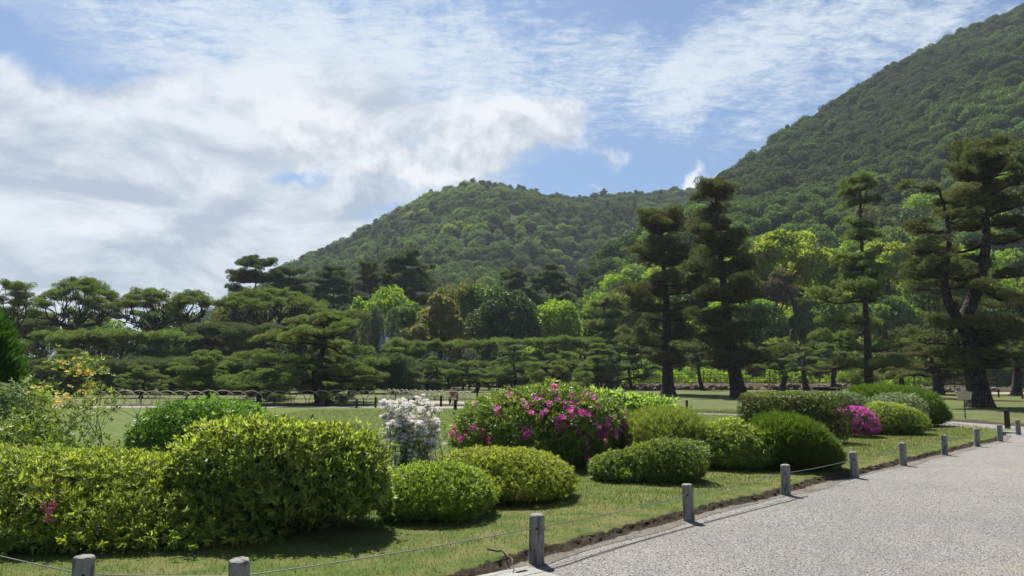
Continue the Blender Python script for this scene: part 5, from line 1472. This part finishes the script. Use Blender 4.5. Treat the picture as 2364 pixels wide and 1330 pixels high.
def hut_sign():
    Y = 41.8; x = at(1048, 900, Y)[0]; s = Y / FPX
    root = thing('roofed_signboard', 'small reddish-brown roofed signboard standing among the bamboo hoops', 'sign', (x, Y, .07), None, math.radians(14))
    zt = at(1048, 899, Y)[2] - .07; zb = at(1048, 918, Y)[2] - .07; hw = 10 * s
    b = Buf(); box(b, (0, 0, (zt + zb) / 2 - .02), (hw * 2, .05, zt - zb - .05), bev=.008); b.obj('board', M['red_wood'], root)
    for q in (-1, 1):
        b = Buf(); box(b, (q * hw * .7, .05, zb / 2 - .05), (.06, .06, zb + .2), bev=.006); b.obj('leg', M['black_wood'], root)
        b = Buf(); box(b, (q * (hw * .52 + .02), 0, zt - .015), (hw * 1.2, .16, .03), ry=q * .24); b.obj('roof', M['bamboo_grey'], root)
hut_sign()

# ------------------------------------------------------------------ bamboo fence, its stone-edged bank and boundary stones
def bamboo_fence(label, x0, x1, Y0, Y1, zb, H, seed, nposts=7, rails=3, dens=.34):
    rng = np.random.default_rng(seed); A = np.array([at(x0, 880, Y0)[0], Y0]); B_ = np.array([at(x1, 880, Y1)[0], Y1])
    L = np.linalg.norm(B_ - A); rz = math.atan2(B_[1] - A[1], B_[0] - A[0])
    root = thing('bamboo_fence', label, 'fence', (A[0], A[1], zb), 'bamboo fences beyond the back lawn', rz)
    pm = Buf(); tube(pm, [(0, 0, -.1), (0, 0, H * 1.06)], .055, 7, cap=True); pm = pm.mesh('fence_post', M['black_wood'])
    cm = Buf(); tube(cm, [(0, 0, 0), (0, 0, H)], .017, 4); cm = cm.mesh('picket', M['bamboo_grey'])
    for k in range(nposts): link('fence_post', pm, root, (L * k / (nposts - 1), .06, 0))
    for k in range(rails):
        b = Buf(); z = H * (.18 + .30 * k); tube(b, [(0, .02, z), (L, .02, z)], .026, 5); b.obj('rail', M['bamboo_grey'], root)
    n = min(290, int(L / dens))
    for k in range(n):
        o = link('picket', cm, root, (L * (k + .5) / n + float(rng.normal(0, .02)), -.02, 0)); o.scale = (1, 1, float(rng.uniform(.92, 1.04)))
bamboo_fence('long bamboo lattice fence behind the tall pines', 1400, 2010, 83, 81, .55, 1.45, 811, 9)
bamboo_fence('bamboo fence glimpsed right of the large juniper mound', 2110, 2300, 73, 70, .3, 1.35, 812, 5)
bamboo_fence('short bamboo fence glimpsed under the low garden pine at left', 335, 470, 70, 70, .25, 1.6, 813, 4)
M['rock'] = dirt_mat('brown_bank_stone', (.075, .058, .042), (.21, .165, .12))
def bank(label, x0, x1, Y, H, seed, n):
    rng = np.random.default_rng(seed); a, b_ = at(x0, 890, Y)[0], at(x1, 890, Y)[0]
    root = thing('stone_bank', label, 'bank', ((a + b_) / 2, Y, 0), 'stone edged banks beyond the lawn')
    hw = (b_ - a) / 2; m = int(hw * 2 / .5); X = np.linspace(-hw - 4, hw + 4, m)
    prof = [(-.5, .0), (-.1, H * .4), (.3, H * .8), (1.0, H), (14, H + .1)]
    V = np.stack([np.column_stack([X, o + rng.normal(0, .12, m), np.maximum(z + rng.normal(0, .06, m), .02)]) for o, z in prof], 1); k = len(prof)
    i = np.arange(m - 1)[:, None] * k; j = np.arange(k - 1)[None]
    b = Buf(); b.add(V.reshape(-1, 3), np.stack([i + j, i + k + j, i + k + j + 1, i + j + 1], -1).reshape(-1, 4)); b.obj('earth', M['soil'], root, smooth=True)
    import bmesh
    ms = []
    for v in range(5):
        bm = bmesh.new(); bmesh.ops.create_icosphere(bm, subdivisions=1, radius=1)
        for q in bm.verts: q.co *= rng.uniform(.72, 1.12); q.co.z *= .75
        me = bpy.data.meshes.new('stone'); bm.to_mesh(me); bm.free(); me.materials.append(M['rock']); ms.append(me)
    for q in range(n):
        x = rng.uniform(-hw, hw); s = rng.uniform(.16, .42); lvl = rng.uniform(0, 1)
        o = link('stone', ms[int(rng.integers(5))], root, (x, -.45 + lvl * .6, H * lvl * .8 + .05)); o.scale = (s * 1.3, s, s); o.rotation_euler = (float(rng.uniform(-.5, .5)), float(rng.uniform(-.5, .5)), float(rng.uniform(0, 6.28)))
bank('low bank faced with brown stones under the long bamboo fence', 1395, 1960, 79, .62, 821, 150)
bank('low shaded stone bank right of the large juniper mound', 2090, 2300, 68, .35, 822, 36)
# pale sandy clearing and the old exposed roots at the right edge
sd = Buf(); sd.add([[at(2285, 915, 62)[0], 62, .09], [at(2460, 915, 60)[0], 60, .09], [at(2460, 903, 74)[0], 74, .09], [at(2300, 903, 74)[0], 74, .09]], [[0, 1, 2, 3]])
tag(sd.obj('sandy_clearing', M['sand']), kind='structure')
def roots():
    rng = np.random.default_rng(5); Y = 76; x = at(2345, 890, Y)[0]
    root = thing('old_tree', 'grey old tree with exposed twisting roots at the right edge', 'tree', (x, Y, .05))
    b = Buf(); tube(b, bend((0, 0, .5), (.5, 0, 7), 10, .06, rng), np.linspace(.34, .16, 10), 10, 0, False, .08, rng); b.obj('trunk', M['bark_grey'], root, smooth=True)
    b = Buf(); tube(b, bend((.9, 0, .4), (.2, 0, 3.0), 10, .08, rng), np.linspace(.24, .16, 10), 8, 0, False, .08, rng); b.obj('trunk', M['bark_grey'], root, smooth=True)
    for k in range(8):
        a = rng.uniform(3.2, 6.2); L = rng.uniform(.9, 2.0); b = Buf(); P = bend((rng.normal(.2, .2), 0, .8), (math.cos(a) * L, math.sin(a) * L * .5, -.02), 9, .09, rng, .12); tube(b, P, np.linspace(.17, .05, 9), 7, 0, False, .06, rng); b.obj('root', M['bark_grey'], root, smooth=True)
    b = Buf(); crown(b, (3.6, 3, 2.4), 16, 3600, .3, rng, 0, c=(.5, 0, 7.2)); b.obj('crown', M['lv_dark'], root)
roots()

# ------------------------------------------------------------------ grass blades, litter and loose gravel
GR = leaf_mat('grass_blades', (.062, .088, .022), (.165, .190, .052), .40, (1.2, 1.25, .5), .6, .1)
DRY = leaf_mat('dry_litter', (.085, .062, .036), (.24, .19, .105), .25, (1.1, 1.05, .8), .8, .05)
def inside(P):
    """True for points on the planted lawn, by signed side of the front edge"""
    i = np.argmin(((P[:, None, :] - edge[None, ::6, :]) ** 2).sum(2), 1) * 6
    d = np.gradient(edge, axis=0); d /= np.linalg.norm(d, axis=1, keepdims=True); nrm = np.stack([-d[:, 1], d[:, 0]], 1)
    v = P - edge[i]; return (v * nrm[i]).sum(1)
def blades(name, n, xr, yr, L, W, seed, lo, hi, m, lean=.55, patch=None, zoff=0.0, flat=False):
    rng = np.random.default_rng(seed)
    P = np.column_stack([rng.uniform(*xr, n), rng.uniform(*yr, n)])
    px, py = project(np.column_stack([P, np.full(n, .1)]))
    P = P[(px > -60) & (px < 2430) & (py < 1400)]
    d = np.concatenate([inside(c) for c in np.array_split(P, max(1, len(P) // 20000))])
    k = (d > lo) & (d < hi)
    if patch is not None: k &= rng.uniform(0, 1, len(P)) < patch(P, d)
    P = P[k]; d = d[k]; n = len(P)
    z = np.interp(d, [0, .2, .35], [.01, LAWN_Z, LAWN_Z]) + zoff
    B0 = np.column_stack([P, z - .003])
    up = np.array([0, 0, .12 if flat else 1.0])
    D = unit(rnd_dirs(n, rng) * [1, 1, .3] * (1.0 if flat else lean) + up)
    b = Buf(); tint = np.clip(.5 + .3 * snoise(P[:, 0], P[:, 1], 1.4, seed) + rng.normal(0, .22, n), 0, 1)
    tufts(b, B0, D, 1, L, W, .1, rng, 0, tint)
    return tag(b.obj(name, m), kind='stuff')
fall = lambda P, d: np.clip(1.15 - (P[:, 1] - 4.5) / 26, .15, 1)
blades('grass', 260000, (-7, 14), (4.4, 22), .038, .0055, 901, -.01, 3.2, GR, .6, lambda P, d: fall(P, d) * np.clip(d * 5, .22, 1))
blades('grass', 110000, (-9, 14), (9, 34), .055, .010, 902, .5, 40, GR, .6)
# thin dry thatch hanging over the crumbling edge
blades('litter', 130000, (-6, 13.4), (4.4, 20), .035, .006, 903, -.05, .34, DRY, .9, lambda P, d: np.clip(1.25 - P[:, 1] / 26, .1, 1) * (.35 + .65 * (snoise(P[:, 0], P[:, 1], 2.2, 9) > -.2)), 0.0, True)
blades('dry_grass', 90000, (-7, 14), (4.4, 18), .042, .006, 907, .02, 1.6, DRY, .7, lambda P, d: np.clip(1.2 - P[:, 1] / 24, .1, 1) * np.clip(.25 + 1.0 * snoise(P[:, 0], P[:, 1], 1.3, 41), .04, 1) * np.clip(1.3 - d * .7, .15, 1))
blades('litter', 42000, (-6, 13), (5.0, 20), .03, .008, 904, .3, 2.2, DRY, .9, lambda P, d: .35 * (snoise(P[:, 0], P[:, 1], 1.1, 19) > -.1) * np.clip(1.2 - P[:, 1] / 26, .1, 1), .022, True)
blades('litter', 26000, (-1, 13), (5.0, 20), .03, .007, 908, -.38, .0, DRY, .9, lambda P, d: np.clip(.9 + d * 2.4, .05, 1) * np.clip(1.2 - P[:, 1] / 24, .1, 1), .0, True)
def pebbles(name, n, xr, yr, r, seed, m, lo, hi, dens=None):
    rng = np.random.default_rng(seed)
    P = np.column_stack([rng.uniform(*xr, n), rng.uniform(*yr, n)])
    px, py = project(np.column_stack([P, np.zeros(n)])); P = P[(px > 900) & (px < 2420) & (py < 1390)]
    d = np.concatenate([inside(c) for c in np.array_split(P, max(1, len(P) // 20000))])
    k = (d > lo) & (d < hi)
    if dens is not None: k &= rng.uniform(0, 1, len(P)) < dens(P, d)
    P = P[k]; n = len(P)
    s = r * rng.uniform(.55, 1.35, (n, 1)); a = rng.uniform(0, 6.28, n)
    c, sn = np.cos(a)[:, None], np.sin(a)[:, None]
    base = np.array([[1, .1], [-.1, .8], [-.95, -.05], [.05, -.75]])
    V = np.empty((n, 5, 3))
    for i, (u, v) in enumerate(base):
        jit = rng.uniform(.8, 1.2, (n, 1))
        V[:, i, :2] = P + np.hstack([(u * c - v * sn), (u * sn + v * c)]) * s * jit; V[:, i, 2] = .001
    V[:, 4, :2] = P + rng.normal(0, .2, (n, 2)) * s; V[:, 4, 2] = (s * rng.uniform(.5, .9, (n, 1)))[:, 0]
    V = V.reshape(-1, 3); o = np.arange(n)[:, None] * 5
    F_ = np.concatenate([o + np.array([[i, (i + 1) % 4, 4]]) for i in range(4)])
    b = Buf(); b.add(V, F_, 0, np.repeat(rng.uniform(0, 1, n), 5)); return tag(b.obj(name, m), kind='stuff')
def pebble_mat():
    m, w = mat('loose_gravel'); a = w.n('ShaderNodeAttribute', attribute_name='tint').outputs['Fac']
    r = w.n('ShaderNodeValToRGB'); w.put(r.inputs[0], a); e = r.color_ramp.elements
    cs = [(0, (.085, .082, .078)), (.35, (.20, .195, .184)), (.7, (.31, .30, .285)), (.88, (.235, .195, .15)), (1, (.36, .35, .33))]
    while len(e) < len(cs): e.new(.5)
    for el, (p, c) in zip(e, cs): el.position = p; el.color = c + (1,)
    finish(w, pbsdf(w, r.outputs[0], .85, .2)); return m
M['pebble'] = pebble_mat()
pebbles('loose_gravel', 120000, (-.8, 9), (5.2, 13), .0066, 911, M['pebble'], -6, .0, lambda P, d: np.clip(1.5 - P[:, 1] / 9, .12, 1) * np.clip((-d - .03) * 3.5, .06, 1))

# ------------------------------------------------------------------ light haze over the whole valley
def haze():
    b = Buf(); box(b, (150, 430, 148.8), (1700, 1000, 300)); 
    m, w = mat('haze')
    v = w.n('ShaderNodeVolumePrincipled'); v.inputs['Color'].default_value = (.80, .88, 1.0, 1); v.inputs['Density'].default_value = HAZE
    v.inputs['Anisotropy'].default_value = 0.0
    o = w.n('ShaderNodeOutputMaterial'); w.put(o.inputs['Volume'], v.outputs[0])
    tag(b.obj('haze', m), kind='stuff')
HAZE = .00023
haze()
